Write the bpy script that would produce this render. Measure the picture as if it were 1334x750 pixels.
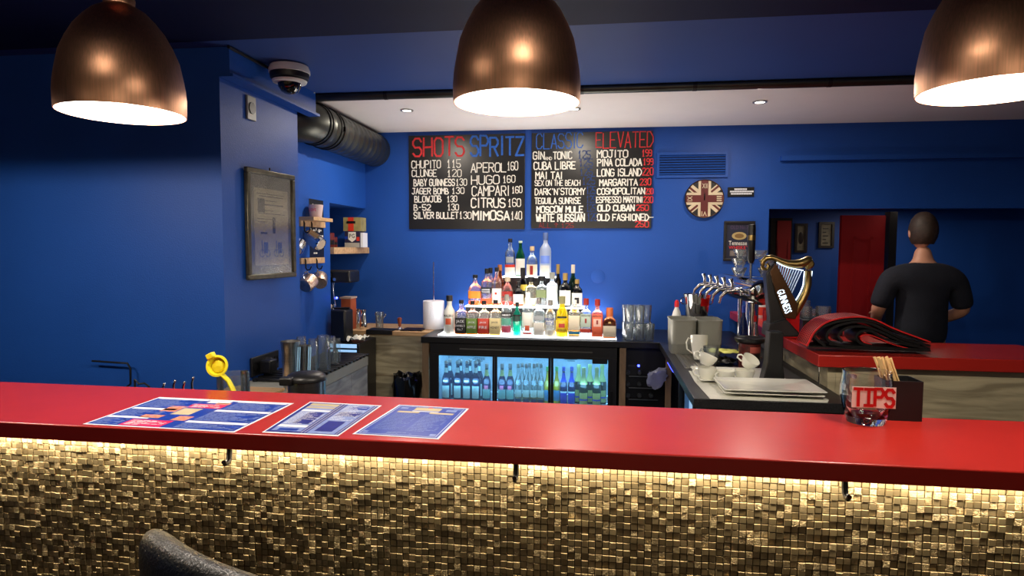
import bpy, bmesh, math, random
from mathutils import Vector, Matrix, noise
random.seed(7)
sc = bpy.context.scene
for o in list(bpy.data.objects): bpy.data.objects.remove(o)
PI = math.pi; R = math.radians
# ------------------------------------------------------------------ camera
FPX = 830.0; CAMZ = 1.6
YAW, PITCH, ROLL = R(8.0), R(3.62), 0.005
fw = Vector((-math.sin(YAW)*math.cos(PITCH), math.cos(YAW)*math.cos(PITCH), -math.sin(PITCH)))
rt = Vector((math.cos(YAW), math.sin(YAW), 0)); up = rt.cross(fw)
rt2 = rt*math.cos(ROLL)+up*math.sin(ROLL); up2 = up*math.cos(ROLL)-rt*math.sin(ROLL)
cd = bpy.data.cameras.new('camera'); cam = bpy.data.objects.new('camera', cd); sc.collection.objects.link(cam)
cd.sensor_width = 36; cd.lens = FPX/1334*36; cd.clip_start = .05; cd.clip_end = 60
m = Matrix((rt2, up2, -fw)).transposed().to_4x4(); m.translation = Vector((0, 0, CAMZ)); cam.matrix_world = m
sc.camera = cam
# ------------------------------------------------------------------ world + exposure
w = bpy.data.worlds.new('world'); sc.world = w; w.use_nodes = True
w.node_tree.nodes['Background'].inputs[0].default_value = (.02, .03, .05, 1)
w.node_tree.nodes['Background'].inputs[1].default_value = .3
vs = sc.view_settings; vs.view_transform = 'Standard'; vs.look = 'None'; vs.exposure = 0.0; vs.gamma = 1; vs.use_curve_mapping = False

C = sc.collection
def at(px, py, X=None, Y=None, Z=None):
    d = rt2*((px-667)/FPX) - up2*((py-375)/FPX) + fw
    o = Vector((0, 0, CAMZ))
    t = X/d.x if X is not None else Y/d.y if Y is not None else (Z-CAMZ)/d.z
    return o+d*t
def mpp(P):                       # metres per pixel at point P
    return (Vector(P)-Vector((0, 0, CAMZ))).dot(fw)/FPX

# ------------------------------------------------------------------ lights
def area(name, loc, size, power, col, rot=(0, 0, 0), size_y=None, shape=None, spread=None):
    l = bpy.data.lights.new(name, 'AREA'); l.energy = power; l.color = col
    l.shape = shape or ('RECTANGLE' if size_y else 'DISK'); l.size = size
    if size_y: l.size_y = size_y
    if spread: l.spread = R(spread)
    o = bpy.data.objects.new(name, l); C.objects.link(o); o.location = loc; o.rotation_euler = rot
    return o
BACKY = 5.2; ZR = 2.555; ZF = 2.563; BEAMY = 3.72
# unseen customer-room lamps, set to put streaks on the copper shades
for (x, y, z, pw, rad) in ((.75, -1.6, 2.25, 8, .07), (.02, .92, 2.49, 4.5, .03), (.35, -.9, 2.45, 4, .05), (-2.4, -1.9, 2.2, 5, .07), (-1.25, .92, 2.49, 2.0, .03)):
    l = bpy.data.lights.new('globe_light', 'POINT'); l.energy = pw; l.color = (1, .86, .70); l.shadow_soft_size = rad
    o = bpy.data.objects.new('globe_light', l); C.objects.link(o); o.location = (x, y, z)
area('rear_wall_fill', (.3, -1.6, 2.3), 2.2, 34, (1, .88, .75), rot=(R(-100), 0, 0))  # added fill, unseen; brightens the rear wall that the copper shades reflect
area('ceiling_fill', (-.4, 4.1, 1.0), 1.3, 14, (1, .88, .76), rot=(PI, 0, 0), size_y=.3)  # added up-facing fill behind the bar, unseen; lifts the white ceiling
LAMPY = 1.73
LAMPS = [at(673, 135, Y=LAMPY), at(160, 151, Y=LAMPY)]
LAMPS[1].z = LAMPS[0].z
LAMPS += [Vector((LAMPS[1].x-1.18, LAMPY, LAMPS[0].z)), Vector((LAMPS[0].x+1.18, LAMPY, LAMPS[0].z))]
for L in LAMPS:
    area('pendant_light', (L.x, L.y, L.z+.012), .29, 1.6, (1, .87, .72))
    l = bpy.data.lights.new('pendant_bulb', 'POINT'); l.energy = 24; l.color = (1, .87, .72); l.shadow_soft_size = .012
    o = bpy.data.objects.new('pendant_bulb', l); C.objects.link(o); o.location = (L.x, L.y, L.z+.003)
DOWN = [(530, 143), (748, 141), (990, 132)]
for (px, py) in DOWN:
    p = at(px, py, Z=ZR)
    area('downlight_light', (p.x, p.y, ZR-.02), .06, 12, (1, .88, .74))
area('led_strip_light', (-.35, 1.586, 1.054), 5.2, 24, (1, .88, .66), rot=(R(20), 0, 0), size_y=.012)

# ------------------------------------------------------------------ materials
def s2l(c):
    return tuple(((v/255)/12.92 if v/255 <= .04045 else (((v/255)+.055)/1.055)**2.4) for v in c)
def mat(name, rgb, rough=.5, metal=0, var=.12, scale=12, bump=0.0, bscale=80, emit=0, ecol=None, coat=0, aniso=0, stretch=(1, 1, 1), trans=0, spec=.5, sub=0):
    m = bpy.data.materials.new(name); m.use_nodes = True
    n = m.node_tree.nodes; l = m.node_tree.links; b = n['Principled BSDF']
    c = s2l(rgb)
    tc = n.new('ShaderNodeTexCoord'); mp = n.new('ShaderNodeMapping'); mp.inputs['Scale'].default_value = stretch
    l.new(tc.outputs['Object'], mp.inputs[0])
    nz = n.new('ShaderNodeTexNoise'); nz.inputs['Scale'].default_value = scale; nz.inputs['Detail'].default_value = 4
    l.new(mp.outputs[0], nz.inputs['Vector'])
    rp = n.new('ShaderNodeValToRGB')
    rp.color_ramp.elements[0].color = tuple(v*(1-var) for v in c)+(1,); rp.color_ramp.elements[0].position = .3
    rp.color_ramp.elements[1].color = tuple(min(1, v*(1+var)) for v in c)+(1,); rp.color_ramp.elements[1].position = .7
    l.new(nz.outputs[0], rp.inputs[0]); l.new(rp.outputs[0], b.inputs['Base Color'])
    b.inputs['Roughness'].default_value = rough; b.inputs['Metallic'].default_value = metal
    b.inputs['Specular IOR Level'].default_value = spec
    if coat: b.inputs['Coat Weight'].default_value = coat; b.inputs['Coat Roughness'].default_value = .08
    if aniso: b.inputs['Anisotropic'].default_value = aniso
    if trans: b.inputs['Transmission Weight'].default_value = trans
    if bump:
        n2 = n.new('ShaderNodeTexNoise'); n2.inputs['Scale'].default_value = bscale; n2.inputs['Detail'].default_value = 3
        l.new(mp.outputs[0], n2.inputs['Vector'])
        bp = n.new('ShaderNodeBump'); bp.inputs['Strength'].default_value = bump; bp.inputs['Distance'].default_value = .01
        l.new(n2.outputs[0], bp.inputs['Height']); l.new(bp.outputs[0], b.inputs['Normal'])
    if emit:
        b.inputs['Emission Color'].default_value = (ecol or c)+(1,) if len(ecol or c) == 3 else (ecol or c)
        b.inputs['Emission Strength'].default_value = emit
    return m
def glass(name, tint=(1, 1, 1), rough=.02, body=0.0, bodycol=(255, 255, 255), refl=1.0):
    """thin glass: tinted transparency under a fresnel reflection, optionally a translucent body"""
    m = bpy.data.materials.new(name); m.use_nodes = True
    n = m.node_tree.nodes; l = m.node_tree.links; n.clear()
    out = n.new('ShaderNodeOutputMaterial'); tr = n.new('ShaderNodeBsdfTransparent'); tr.inputs[0].default_value = tuple(tint)+(1,)
    nz = n.new('ShaderNodeTexNoise'); nz.inputs['Scale'].default_value = 25
    bp = n.new('ShaderNodeBump'); bp.inputs['Strength'].default_value = .12; bp.inputs['Distance'].default_value = .01
    l.new(nz.outputs[0], bp.inputs['Height'])
    gl = n.new('ShaderNodeBsdfGlossy'); gl.inputs['Roughness'].default_value = rough; l.new(bp.outputs[0], gl.inputs['Normal'])
    fr = n.new('ShaderNodeLayerWeight'); fr.inputs[0].default_value = .35; l.new(bp.outputs[0], fr.inputs['Normal'])
    mr = n.new('ShaderNodeMapRange'); mr.inputs['To Min'].default_value = .05; mr.inputs['To Max'].default_value = .85*refl
    l.new(fr.outputs['Fresnel'], mr.inputs[0])
    base = tr
    if body:
        ti = n.new('ShaderNodeBsdfTranslucent'); ti.inputs[0].default_value = s2l(bodycol)+(1,)
        df = n.new('ShaderNodeBsdfDiffuse'); df.inputs[0].default_value = s2l(bodycol)+(1,)
        a = n.new('ShaderNodeMixShader'); a.inputs[0].default_value = .4; l.new(ti.outputs[0], a.inputs[1]); l.new(df.outputs[0], a.inputs[2])
        bmx = n.new('ShaderNodeMixShader'); bmx.inputs[0].default_value = body; l.new(tr.outputs[0], bmx.inputs[1]); l.new(a.outputs[0], bmx.inputs[2]); base = bmx
    mx = n.new('ShaderNodeMixShader'); l.new(mr.outputs[0], mx.inputs[0]); l.new(base.outputs[0], mx.inputs[1]); l.new(gl.outputs[0], mx.inputs[2])
    l.new(mx.outputs[0], out.inputs[0])
    return m
def wood(name, c1, c2, stretch=(1, 8, 8), rough=.5, scale=3):
    m = bpy.data.materials.new(name); m.use_nodes = True
    n = m.node_tree.nodes; l = m.node_tree.links; b = n['Principled BSDF']
    tc = n.new('ShaderNodeTexCoord'); mp = n.new('ShaderNodeMapping'); mp.inputs['Scale'].default_value = stretch; l.new(tc.outputs['Object'], mp.inputs[0])
    nz = n.new('ShaderNodeTexNoise'); nz.inputs['Scale'].default_value = scale; nz.inputs['Detail'].default_value = 8; nz.inputs['Distortion'].default_value = 1.2
    l.new(mp.outputs[0], nz.inputs['Vector']); rp = n.new('ShaderNodeValToRGB')
    rp.color_ramp.elements[0].color = s2l(c1)+(1,); rp.color_ramp.elements[0].position = .35
    rp.color_ramp.elements[1].color = s2l(c2)+(1,); rp.color_ramp.elements[1].position = .62
    l.new(nz.outputs[0], rp.inputs[0]); l.new(rp.outputs[0], b.inputs['Base Color']); b.inputs['Roughness'].default_value = rough
    bp = n.new('ShaderNodeBump'); bp.inputs['Strength'].default_value = .15; l.new(nz.outputs[0], bp.inputs['Height']); l.new(bp.outputs[0], b.inputs['Normal'])
    return m
def emis(name, col, strength):
    m = bpy.data.materials.new(name); m.use_nodes = True
    b = m.node_tree.nodes['Principled BSDF']; b.inputs['Base Color'].default_value = (.8, .8, .8, 1)
    b.inputs['Emission Color'].default_value = tuple(col)+(1,); b.inputs['Emission Strength'].default_value = strength
    return m
M = {}
M['wall'] = mat('blue_wall_paint', (25, 76, 162), rough=.5, spec=.35, var=.05, scale=2.5, bump=.12, bscale=140)
M['strip'] = mat('ceiling_blue_with_bounce', (42, 72, 138), rough=.5, var=.05, scale=2.5)  # wall blue greyed, puts warm bounce off the counter into the colour
M['ceil_dark'] = mat('navy_ceiling_paint', (7, 17, 56), spec=.25, rough=.6, var=.08, scale=3)
M['white_paint'] = mat('white_ceiling_paint', (236, 228, 222), rough=.6, var=.02, scale=4)
M['cream'] = mat('cream_wall_paint', (214, 200, 176), rough=.6, var=.04, scale=3)
M['floor'] = wood('dark_floor_boards', (30, 24, 20), (52, 42, 34), (1, 6, 1), .4)
M['red'] = mat('red_lacquered_top', (176, 40, 32), rough=.27, var=.04, scale=6, bump=.03, bscale=60)
M['redpaint'] = mat('red_door_paint', (158, 16, 20), rough=.5, var=.06, scale=4)
M['black'] = mat('black_laminate', (16, 16, 18), rough=.35, var=.3, scale=60)
M['worktop'] = mat('speckled_black_worktop', (34, 34, 36), rough=.38, var=.7, scale=160)
M['blackmetal'] = mat('black_metal', (20, 20, 22), rough=.35, metal=.4, var=.2)
M['blackplastic'] = mat('black_plastic', (18, 18, 20), rough=.4, var=.2)
M['rubber'] = mat('black_rubber', (14, 14, 15), rough=.42, var=.2, bump=.1, bscale=200)
M['redrubber'] = mat('red_rubber', (205, 30, 30), rough=.45, var=.08)
M['darkhole'] = mat('dark_recess', (20, 4, 4), rough=.8)
M['copper'] = mat('brushed_copper', (240, 182, 144), rough=.34, metal=1, var=.12, scale=6, stretch=(40, 40, 1), bump=.05, bscale=30, aniso=.6)
M['copper2'] = mat('hammered_copper', (214, 188, 168), rough=.3, metal=1, var=.2, scale=40, bump=.5, bscale=70)
M['chrome'] = mat('chrome', (225, 225, 225), rough=.1, metal=1, var=.03)
M['steel'] = mat('brushed_steel', (180, 178, 172), rough=.28, metal=1, var=.1, stretch=(1, 1, 20))
M['duct'] = mat('black_spiral_duct', (78, 80, 76), rough=.36, metal=.85, var=.25, scale=5)
M['ductring'] = mat('black_duct_ring', (10, 10, 10), rough=.5)
M['white'] = mat('white_plastic', (225, 225, 220), rough=.4, var=.04)
M['porcelain'] = mat('white_porcelain', (244, 244, 232), rough=.15, var=.02, coat=.4)
M['cloth'] = mat('white_cloth', (222, 222, 210), rough=.9, var=.06, bump=.3, bscale=90)
M['paper'] = mat('white_paper', (228, 230, 236), rough=.5, var=.03)
M['towel'] = mat('white_tissue_paper', (235, 235, 240), rough=.9, var=.03, bump=.2, bscale=120)
M['oak'] = wood('light_oak', (176, 138, 96), (206, 170, 126), (1, 8, 8))
M['panelwood'] = wood('greyed_oak_panel', (146, 136, 110), (192, 182, 150), (1.2, 1.2, 9), .45, 2.2)
M['postwood'] = wood('tan_wood_edge', (124, 100, 72), (150, 124, 92), (4, 4, 1))
M['greypanel'] = wood('grey_wood_panel', (118, 122, 128), (156, 160, 164), (1, 1.5, 9), .4, 2)
M['greyplastic'] = mat('grey_plastic', (146, 147, 138), rough=.4, var=.04)
M['board'] = mat('black_chalkboard', (20, 20, 22), rough=.32, var=.25, scale=7)
M['chalk_white'] = mat('white_chalk_marker', (225, 222, 212), rough=.8, var=.1, scale=60)
M['chalk_red'] = mat('red_chalk_marker', (205, 48, 52), rough=.8, var=.18, scale=60)
M['chalk_blue'] = mat('blue_chalk_marker', (40, 98, 190), rough=.8, var=.18, scale=60)
M['chalk_dim'] = mat('faded_blue_chalk', (24, 52, 104), rough=.8, var=.5, scale=60)
M['chalk_dimred'] = mat('faded_red_chalk', (120, 30, 40), rough=.8, var=.4, scale=60)
M['navyprint'] = mat('blue_print', (18, 56, 158), rough=.35, var=.05)
M['purpleprint'] = mat('indigo_print', (38, 44, 128), rough=.35, var=.2, scale=30)
M['lightprint'] = mat('pale_blue_print', (128, 146, 200), rough=.35, var=.15, scale=60)
M['pinkprint'] = mat('pink_print', (226, 34, 92), rough=.35, var=.08)
M['orangeprint'] = mat('orange_print', (226, 140, 110), rough=.4, var=.4, scale=90)
M['frame'] = mat('dark_gilt_frame', (84, 80, 66), rough=.35, metal=.6, var=.3, scale=30)
M['darkframe'] = mat('black_frame', (22, 20, 20), rough=.4)
M['glassclear'] = glass('clear_glass', (.93, .96, .95), rough=.04, body=.08, bodycol=(232, 240, 242))
M['glassthick'] = mat('thick_mug_glass', (250, 252, 252), rough=.02, trans=1, var=.01)
M['glasspane'] = glass('picture_glass', (.98, .98, .98), rough=.0, refl=.5)
M['yellow'] = mat('yellow_plastic', (236, 222, 40), rough=.35, var=.05)
M['leather'] = mat('black_leather', (34, 36, 36), rough=.36, var=.25, scale=20, bump=.25, bscale=140)
M['gold'] = mat('gold_harp', (150, 128, 78), rough=.28, metal=.9, var=.15)
M['bronze'] = mat('dark_bronze', (92, 66, 44), rough=.3, metal=.8, var=.2)
M['tan'] = mat('tan_board', (190, 175, 140), rough=.6)
M['orange'] = mat('terracotta_box', (176, 84, 44), rough=.6)
M['redplastic'] = mat('red_plastic', (200, 20, 22), rough=.3)
M['skin'] = mat('skin', (206, 150, 122), rough=.5, var=.06)
M['tshirt'] = mat('navy_cotton', (22, 26, 38), rough=.9, var=.15, bump=.2, bscale=60)
M['trouser'] = mat('dark_denim', (24, 28, 40), rough=.9)
M['hair'] = mat('brown_hair', (52, 38, 28), rough=.6, var=.3, scale=60)
M['stripled'] = emis('warm_led_strip', (1, .88, .62), 9)
M['lampglow'] = emis('lamp_diffuser', (1, .93, .82), 9)
M['spotglow'] = emis('downlight_glow', (1, .9, .78), 14)
M['shelfglow'] = emis('lit_acrylic', (.93, .96, 1), 4.0)
M['edgeglow'] = emis('white_led_edge', (.93, .96, 1), 5)
M['blueled'] = emis('blue_led', (.02, .04, 1), 12)
M['signglow'] = emis('cool_white_led', (.62, .82, 1), 2.2)
M['bag'] = glass('black_bag_film', (.1, .1, .1), rough=.2, body=.9, bodycol=(10, 10, 11), refl=.7)
M['plasticbag'] = glass('white_plastic_bag', (.9, .9, 1), rough=.2, body=.75, bodycol=(190, 196, 225))

# ------------------------------------------------------------------ mesh builder
def worigin(o):
    v = Vector((0, 0, 0))
    while o is not None:
        v += Vector(o.location); o = o.parent
    return v
class MB:
    def __init__(s): s.bm = bmesh.new()
    def box(s, a, b, taper=0):
        x0, y0, z0 = a; x1, y1, z1 = b
        v = [s.bm.verts.new(p) for p in ((x0, y0, z0), (x1, y0, z0), (x1, y1, z0), (x0, y1, z0), (x0, y0, z1), (x1, y0, z1), (x1, y1, z1), (x0, y1, z1))]
        for f in ((3, 2, 1, 0), (4, 5, 6, 7), (0, 1, 5, 4), (1, 2, 6, 5), (2, 3, 7, 6), (3, 0, 4, 7)): s.bm.faces.new([v[i] for i in f])
        return s
    def lathe(s, prof, c=(0, 0, 0), seg=20, a0=0, a1=2*PI, sq=0, axis='z', cap=True, sy=1):
        """prof = [(radius, height)], sq: 0 round .. 1 squared"""
        full = abs(a1-a0-2*PI) < 1e-6; n = seg if full else seg+1
        rings = []
        for (r, h) in prof:
            ring = []
            for i in range(n):
                a = a0+(a1-a0)*i/seg
                k = 1
                if sq:
                    e = 2+6*sq; k = (abs(math.cos(a))**e+abs(math.sin(a))**e)**(-1/e)
                    k = 1+(k-1)*min(1, r/ max(p[0] for p in prof))**3
                x, y = r*k*math.cos(a), r*k*math.sin(a)*sy
                p = (c[0]+x, c[1]+y, c[2]+h) if axis == 'z' else (c[0]+x, c[1]+h, c[2]+y) if axis == 'y' else (c[0]+h, c[1]+x, c[2]+y)
                ring.append(s.bm.verts.new(p))
            rings.append(ring)
        for k in range(len(rings)-1):
            for i in range(seg if full else seg):
                j = (i+1) % n if full else i+1
                try: s.bm.faces.new((rings[k][i], rings[k][j], rings[k+1][j], rings[k+1][i]))
                except ValueError: pass
        if cap and full:
            if prof[0][0] > 1e-5: s.bm.faces.new(rings[0][::-1])
            if prof[-1][0] > 1e-5: s.bm.faces.new(rings[-1])
        return s
    def tube(s, pts, r, seg=10, closed=False, flat=None):
        pts = [Vector(p) for p in pts]; n = len(pts)
        rr = r if isinstance(r, (list, tuple)) else [r]*n
        rings = []; prev = None
        for i in range(n):
            if closed: t = (pts[(i+1) % n]-pts[i-1])
            else: t = pts[min(i+1, n-1)]-pts[max(i-1, 0)]
            t.normalize()
            if prev is None:
                ref = Vector((0, 0, 1)) if abs(t.z) < .9 else Vector((1, 0, 0)); u = t.cross(ref).normalized()
            else:
                u = (prev-t*prev.dot(t)).normalized()
            prev = u; v = t.cross(u)
            fy = flat if flat else 1
            rings.append([s.bm.verts.new(pts[i]+u*rr[i]*math.cos(2*PI*k/seg)+v*rr[i]*fy*math.sin(2*PI*k/seg)) for k in range(seg)])
        m = n if closed else n-1
        for i in range(m):
            A, B = rings[i], rings[(i+1) % n]
            for k in range(seg):
                s.bm.faces.new((A[k], A[(k+1) % seg], B[(k+1) % seg], B[k]))
        if not closed:
            s.bm.faces.new(rings[0][::-1]); s.bm.faces.new(rings[-1])
        return s
    def cyl(s, a, b, r, seg=16): return s.tube([a, b], r, seg)
    def prism(s, poly, f0, f1):
        """poly: 2-D points; f0, f1 map a point to the two ends"""
        A = [s.bm.verts.new(f0(*p)) for p in poly]; B = [s.bm.verts.new(f1(*p)) for p in poly]; n = len(poly)
        s.bm.faces.new(A); s.bm.faces.new(B[::-1])
        for i in range(n): s.bm.faces.new((A[i], B[i], B[(i+1) % n], A[(i+1) % n]))
        return s
    def quad(s, *p): s.bm.faces.new([s.bm.verts.new(q) for q in p]); return s
    def slab(s, q, t=.0004, n=Vector((0, 0, 1))):
        """thin slab on quad q, raised t along n"""
        lo = [s.bm.verts.new(Vector(p)) for p in q]; hi = [s.bm.verts.new(Vector(p)+n*t) for p in q]
        s.bm.faces.new(lo[::-1]); s.bm.faces.new(hi)
        for i in range(len(q)): s.bm.faces.new((lo[i], lo[(i+1) % len(q)], hi[(i+1) % len(q)], hi[i]))
        return s
    def sphere(s, c, r, seg=16, sc3=(1, 1, 1)):
        mtx = Matrix.Translation(Vector(c)) @ Matrix.Diagonal((r*sc3[0], r*sc3[1], r*sc3[2], 1))
        bmesh.ops.create_uvsphere(s.bm, u_segments=seg, v_segments=max(6, seg//2+2), radius=1, matrix=mtx); return s
    def xf(s, mtx): bmesh.ops.transform(s.bm, matrix=mtx, verts=s.bm.verts); return s
    def build(s, name, m, parent=None, smooth=False, bevel=0, sub=0, local=False, angle=40, solid=0):
        bmesh.ops.recalc_face_normals(s.bm, faces=s.bm.faces)
        me = bpy.data.meshes.new(name); s.bm.to_mesh(me)
        o = bpy.data.objects.new(name, me); C.objects.link(o)
        if parent is not None:
            if not local: me.transform(Matrix.Translation(-worigin(parent)))
            o.parent = parent
        elif not local:
            vs_ = [v.co for v in me.vertices]
            c = Vector(((min(v.x for v in vs_)+max(v.x for v in vs_))/2, (min(v.y for v in vs_)+max(v.y for v in vs_))/2, min(v.z for v in vs_)))
            me.transform(Matrix.Translation(-c)); o.location = c
        me.materials.append(m)
        if bevel:
            bv = o.modifiers.new('bevel', 'BEVEL'); bv.width = bevel; bv.segments = 2; bv.limit_method = 'ANGLE'; bv.angle_limit = R(35)
        if sub:
            sb = o.modifiers.new('sub', 'SUBSURF'); sb.levels = sub; sb.render_levels = sub
        if smooth or bevel:
            me.polygons.foreach_set('use_smooth', [True]*len(me.polygons))
            if not sub:
                try: me.set_sharp_from_angle(angle=R(angle))
                except Exception: pass
        s.bm.free()
        return o
def tag(o, label=None, cat=None, group=None, kind=None):
    if label: o['label'] = label
    if cat: o['category'] = cat
    if group: o['group'] = group
    if kind: o['kind'] = kind
    return o
def thing(name, label, cat, loc=(0, 0, 0), group=None):
    o = bpy.data.objects.new(name, None); C.objects.link(o); o.location = loc; o.empty_display_size = .05
    return tag(o, label, cat, group)
def dup(root, loc, label=None, rz=None, scale=None):
    r = root.copy(); C.objects.link(r); r.location = loc
    if rz is not None: r.rotation_euler = (0, 0, rz)
    if scale: r.scale = (scale,)*3
    if label: r['label'] = label
    for ch in list(root.children):
        c = ch.copy(); C.objects.link(c); c.parent = r
        for g in list(ch.children):
            d = g.copy(); C.objects.link(d); d.parent = c
    return r
def S(o): return tag(o, kind='structure')

# ------------------------------------------------------------------ lettering
G = {'A': "00 26 40|12 32", 'B': "00 06 26 35 34 23 03|23 42 41 30 00", 'C': "45 36 16 05 01 10 30 41", 'D': "00 06 26 44 42 20 00", 'E': "46 06 00 40|03 33",
 'F': "46 06 00|03 33", 'G': "45 36 16 05 01 10 30 41 43 23", 'H': "00 06|40 46|03 43", 'I': "20 26", 'J': "16 46|36 31 20 10 01", 'K': "00 06|46 03 40",
 'L': "06 00 40", 'M': "00 06 23 46 40", 'N': "00 06 40 46", 'O': "16 36 45 41 30 10 01 05 16", 'P': "00 06 36 45 44 33 03", 'Q': "16 36 45 41 30 10 01 05 16|22 40",
 'R': "00 06 36 45 44 33 03|23 40", 'S': "45 36 16 05 04 13 33 42 41 30 10 01", 'T': "06 46|26 20", 'U': "06 01 10 30 41 46", 'V': "06 20 46", 'W': "06 10 24 30 46",
 'X': "00 46|06 40", 'Y': "06 23 46|23 20", 'Z': "06 46 00 40", '0': "16 36 45 41 30 10 01 05 16", '1': "14 26 20|10 30", '2': "05 16 36 45 44 00 40",
 '3': "05 16 36 45 34 23|23 33 42 41 30 10 01", '4': "36 01 41|35 30", '5': "46 06 03 33 42 41 30 10 01", '6': "45 36 16 05 01 10 30 41 42 33 03",
 '8': "23 05 16 36 45 01 10 30 41 23", '9': "43 13 04 05 16 36 45 41 30 10", '-': "13 33", "'": "26 25", '^': "20 26|04 26 44", 'i': "06 46|26 20|00 40"}
def strokes(mb, s, P0, ux, uz, n, W, H, th, jit=.05, rnd=None):
    """marker handwriting of s: origin P0, unit axes ux, uz, normal n (towards viewer)"""
    rnd = rnd or random
    wid = lambda ch: .45 if ch in "I'" else .5 if ch == ' ' else .8 if ch == '-' else 1.0
    tot = sum(wid(ch) for ch in s)+.28*(len(s)-1); cw = W/tot; x = 0
    for ch in s:
        cwid = wid(ch)*cw
        if ch != ' ':
            jx, jy, js = rnd.uniform(-jit, jit)*cw*.5, rnd.uniform(-jit, jit)*H*.6, 1+rnd.uniform(-jit, jit)
            for line in G[ch].split('|'):
                pts = []
                for t in line.split():
                    gx, gy = int(t[0])/4, int(t[1])/6
                    if ch in "I'": gx = .5
                    pts.append((x+jx+gx*cwid+rnd.uniform(-jit, jit)*cw*.25, (jy+gy*H*js)+rnd.uniform(-jit, jit)*H*.25))
                for a, b in zip(pts, pts[1:]):
                    d = Vector((b[0]-a[0], b[1]-a[1])); 
                    if d.length < 1e-6: continue
                    d.normalize(); q = Vector((-d.y, d.x))*th/2; e = d*th*.3
                    c4 = [(a[0]-e.x+q.x, a[1]-e.y+q.y), (a[0]-e.x-q.x, a[1]-e.y-q.y), (b[0]+e.x-q.x, b[1]+e.y-q.y), (b[0]+e.x+q.x, b[1]+e.y+q.y)]
                    mb.quad(*[P0+ux*p[0]+uz*p[1]+n*(.0006+.0002*(rnd.random())) for p in c4])
        x += cwid+.28*cw
_gc = {}
def glyph(ch):
    if ch in _gc: return _gc[ch]
    cu = bpy.data.curves.new('g', 'FONT'); cu.body = ch; cu.size = 1; cu.resolution_u = 2; cu.offset = .012
    o = bpy.data.objects.new('g', cu); C.objects.link(o)
    me = o.to_mesh(); vs_ = [v.co.copy() for v in me.vertices]; fs = [tuple(p.vertices) for p in me.polygons]
    o.to_mesh_clear(); bpy.data.objects.remove(o); bpy.data.curves.remove(cu)
    x0 = min([v.x for v in vs_] or [0]); x1 = max([v.x for v in vs_] or [.3])
    _gc[ch] = ([Vector((v.x-x0, v.y, 0)) for v in vs_], fs, x1-x0); return _gc[ch]
def printed(mb, s, P0, ux, uz, n, W, H, off=.0005):
    """printed capitals fitted into W x H"""
    tot = 0; lay = []
    for ch in s:
        if ch == ' ': tot += .3; continue
        g = glyph(ch); lay.append((g, tot)); tot += g[2]+.1
    tot -= .1; kx = W/tot; kz = H/.72
    for g, x in lay:
        vv = [mb.bm.verts.new(P0+ux*(x+v.x)*kx+uz*v.y*kz+n*off) for v in g[0]]
        for f in g[1]:
            try: mb.bm.faces.new([vv[i] for i in f])
            except ValueError: pass
UX, UY, UZ = Vector((1, 0, 0)), Vector((0, 1, 0)), Vector((0, 0, 1))

# ================================================================== STRUCTURE
YF, YB = 1.528, 1.99          # bar counter front / back edge
FACE = YF+.085                # mosaic face
XS = -1.986; XP = -1.85       # alcove-side wall, pillar face
def sbox(name, a, b, m, kind=True):
    o = MB().box(a, b).build(name, m)
    return S(o) if kind else o
sbox('floor', (-5, -3.2, -.1), (5, 8, 0), M['floor'])
sbox('ceiling', (-5, -3.2, ZF-.006), (5, 2.82, ZF+.1), M['ceil_dark'])
sbox('ceiling_strip', (-5, 2.8205, ZF), (5, 3.92, ZF+.1), M['strip'])
sbox('ceiling_bar', (-3, 3.93, ZR), (5, BACKY, ZR+.1), M['white_paint'])
sbox('wall_rear', (-5, -3.2, 0), (5, -3.1, ZF-.007), M['cream'])
sbox('wall_left', (-5, -3.1, 0), (-4.9, 2.92, ZF-.007), M['wall'])
sbox('wall_right', (4.9, -3.1, 0), (5, 8, ZF-.007), M['wall'])
sbox('wall_front_left', (-4.9, 2.92, 0), (XP, 3.05, ZF-.001), M['wall'])
sbox('wall_pillar', (XP-.16, 3.05, 0), (XP, BEAMY, ZF-.001), M['wall'])
sbox('trim_soffit', (XP, 2.92, 2.435), (XP+.055, 3.86, ZF-.001), M['wall'])
sbox('trim_soffit_ledge', (XP+.001, 2.915, 2.42), (XP+.075, 3.875, 2.434), M['wall'])
# side wall with the alcove opening
AY = 4.477; AZ = at(430, 264, X=XS).z
sbox('wall_side', (XS-.12, BEAMY, 0), (XS, AY, ZR), M['wall'])
sbox('wall_side_header', (XS-.12, AY, AZ), (XS, BACKY, ZR), M['wall'])
sbox('wall_alcove', (-2.75, AY-.02, 0), (-2.65, BACKY, AZ), M['wall'])
sbox('wall_alcove_front', (-2.65, AY-.08, 0), (XS-.12, AY, AZ), M['wall'])
sbox('ceiling_alcove', (-2.75, AY-.08, AZ), (XS-.12, BACKY, AZ+.08), M['wall'])
# back wall with the passage opening
XO = 1.28; HZ = 1.91
sbox('wall_back', (-2.75, BACKY, 0), (XO, BACKY+.12, ZR+.1), M['wall'])
sbox('wall_back_header', (XO, BACKY, HZ), (4.9, BACKY+.12, ZR+.1), M['wall'])
sbox('ceiling_passage', (XO-.1, BACKY+.12, HZ+.1), (4.9, 6.75, HZ+.2), M['wall'])
sbox('wall_passage_left', (XO-.12, BACKY+.12, 0), (XO-.02, 6.6, HZ+.1), M['wall'])
sbox('wall_passage', (XO-.12, 6.6, 0), (4.9, 6.7, HZ+.1), M['wall'])
sbox('floor_passage', (XO-.1, BACKY, 0), (4.9, 6.6, .004), M['floor'])
# wall ledge at the right
a = at(1016, 204, Y=BACKY); b = at(1016, 210, Y=BACKY)
sbox('trim_ledge', (a.x, BACKY-.05, b.z), (4.9, BACKY, a.z), M['wall'])
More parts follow.
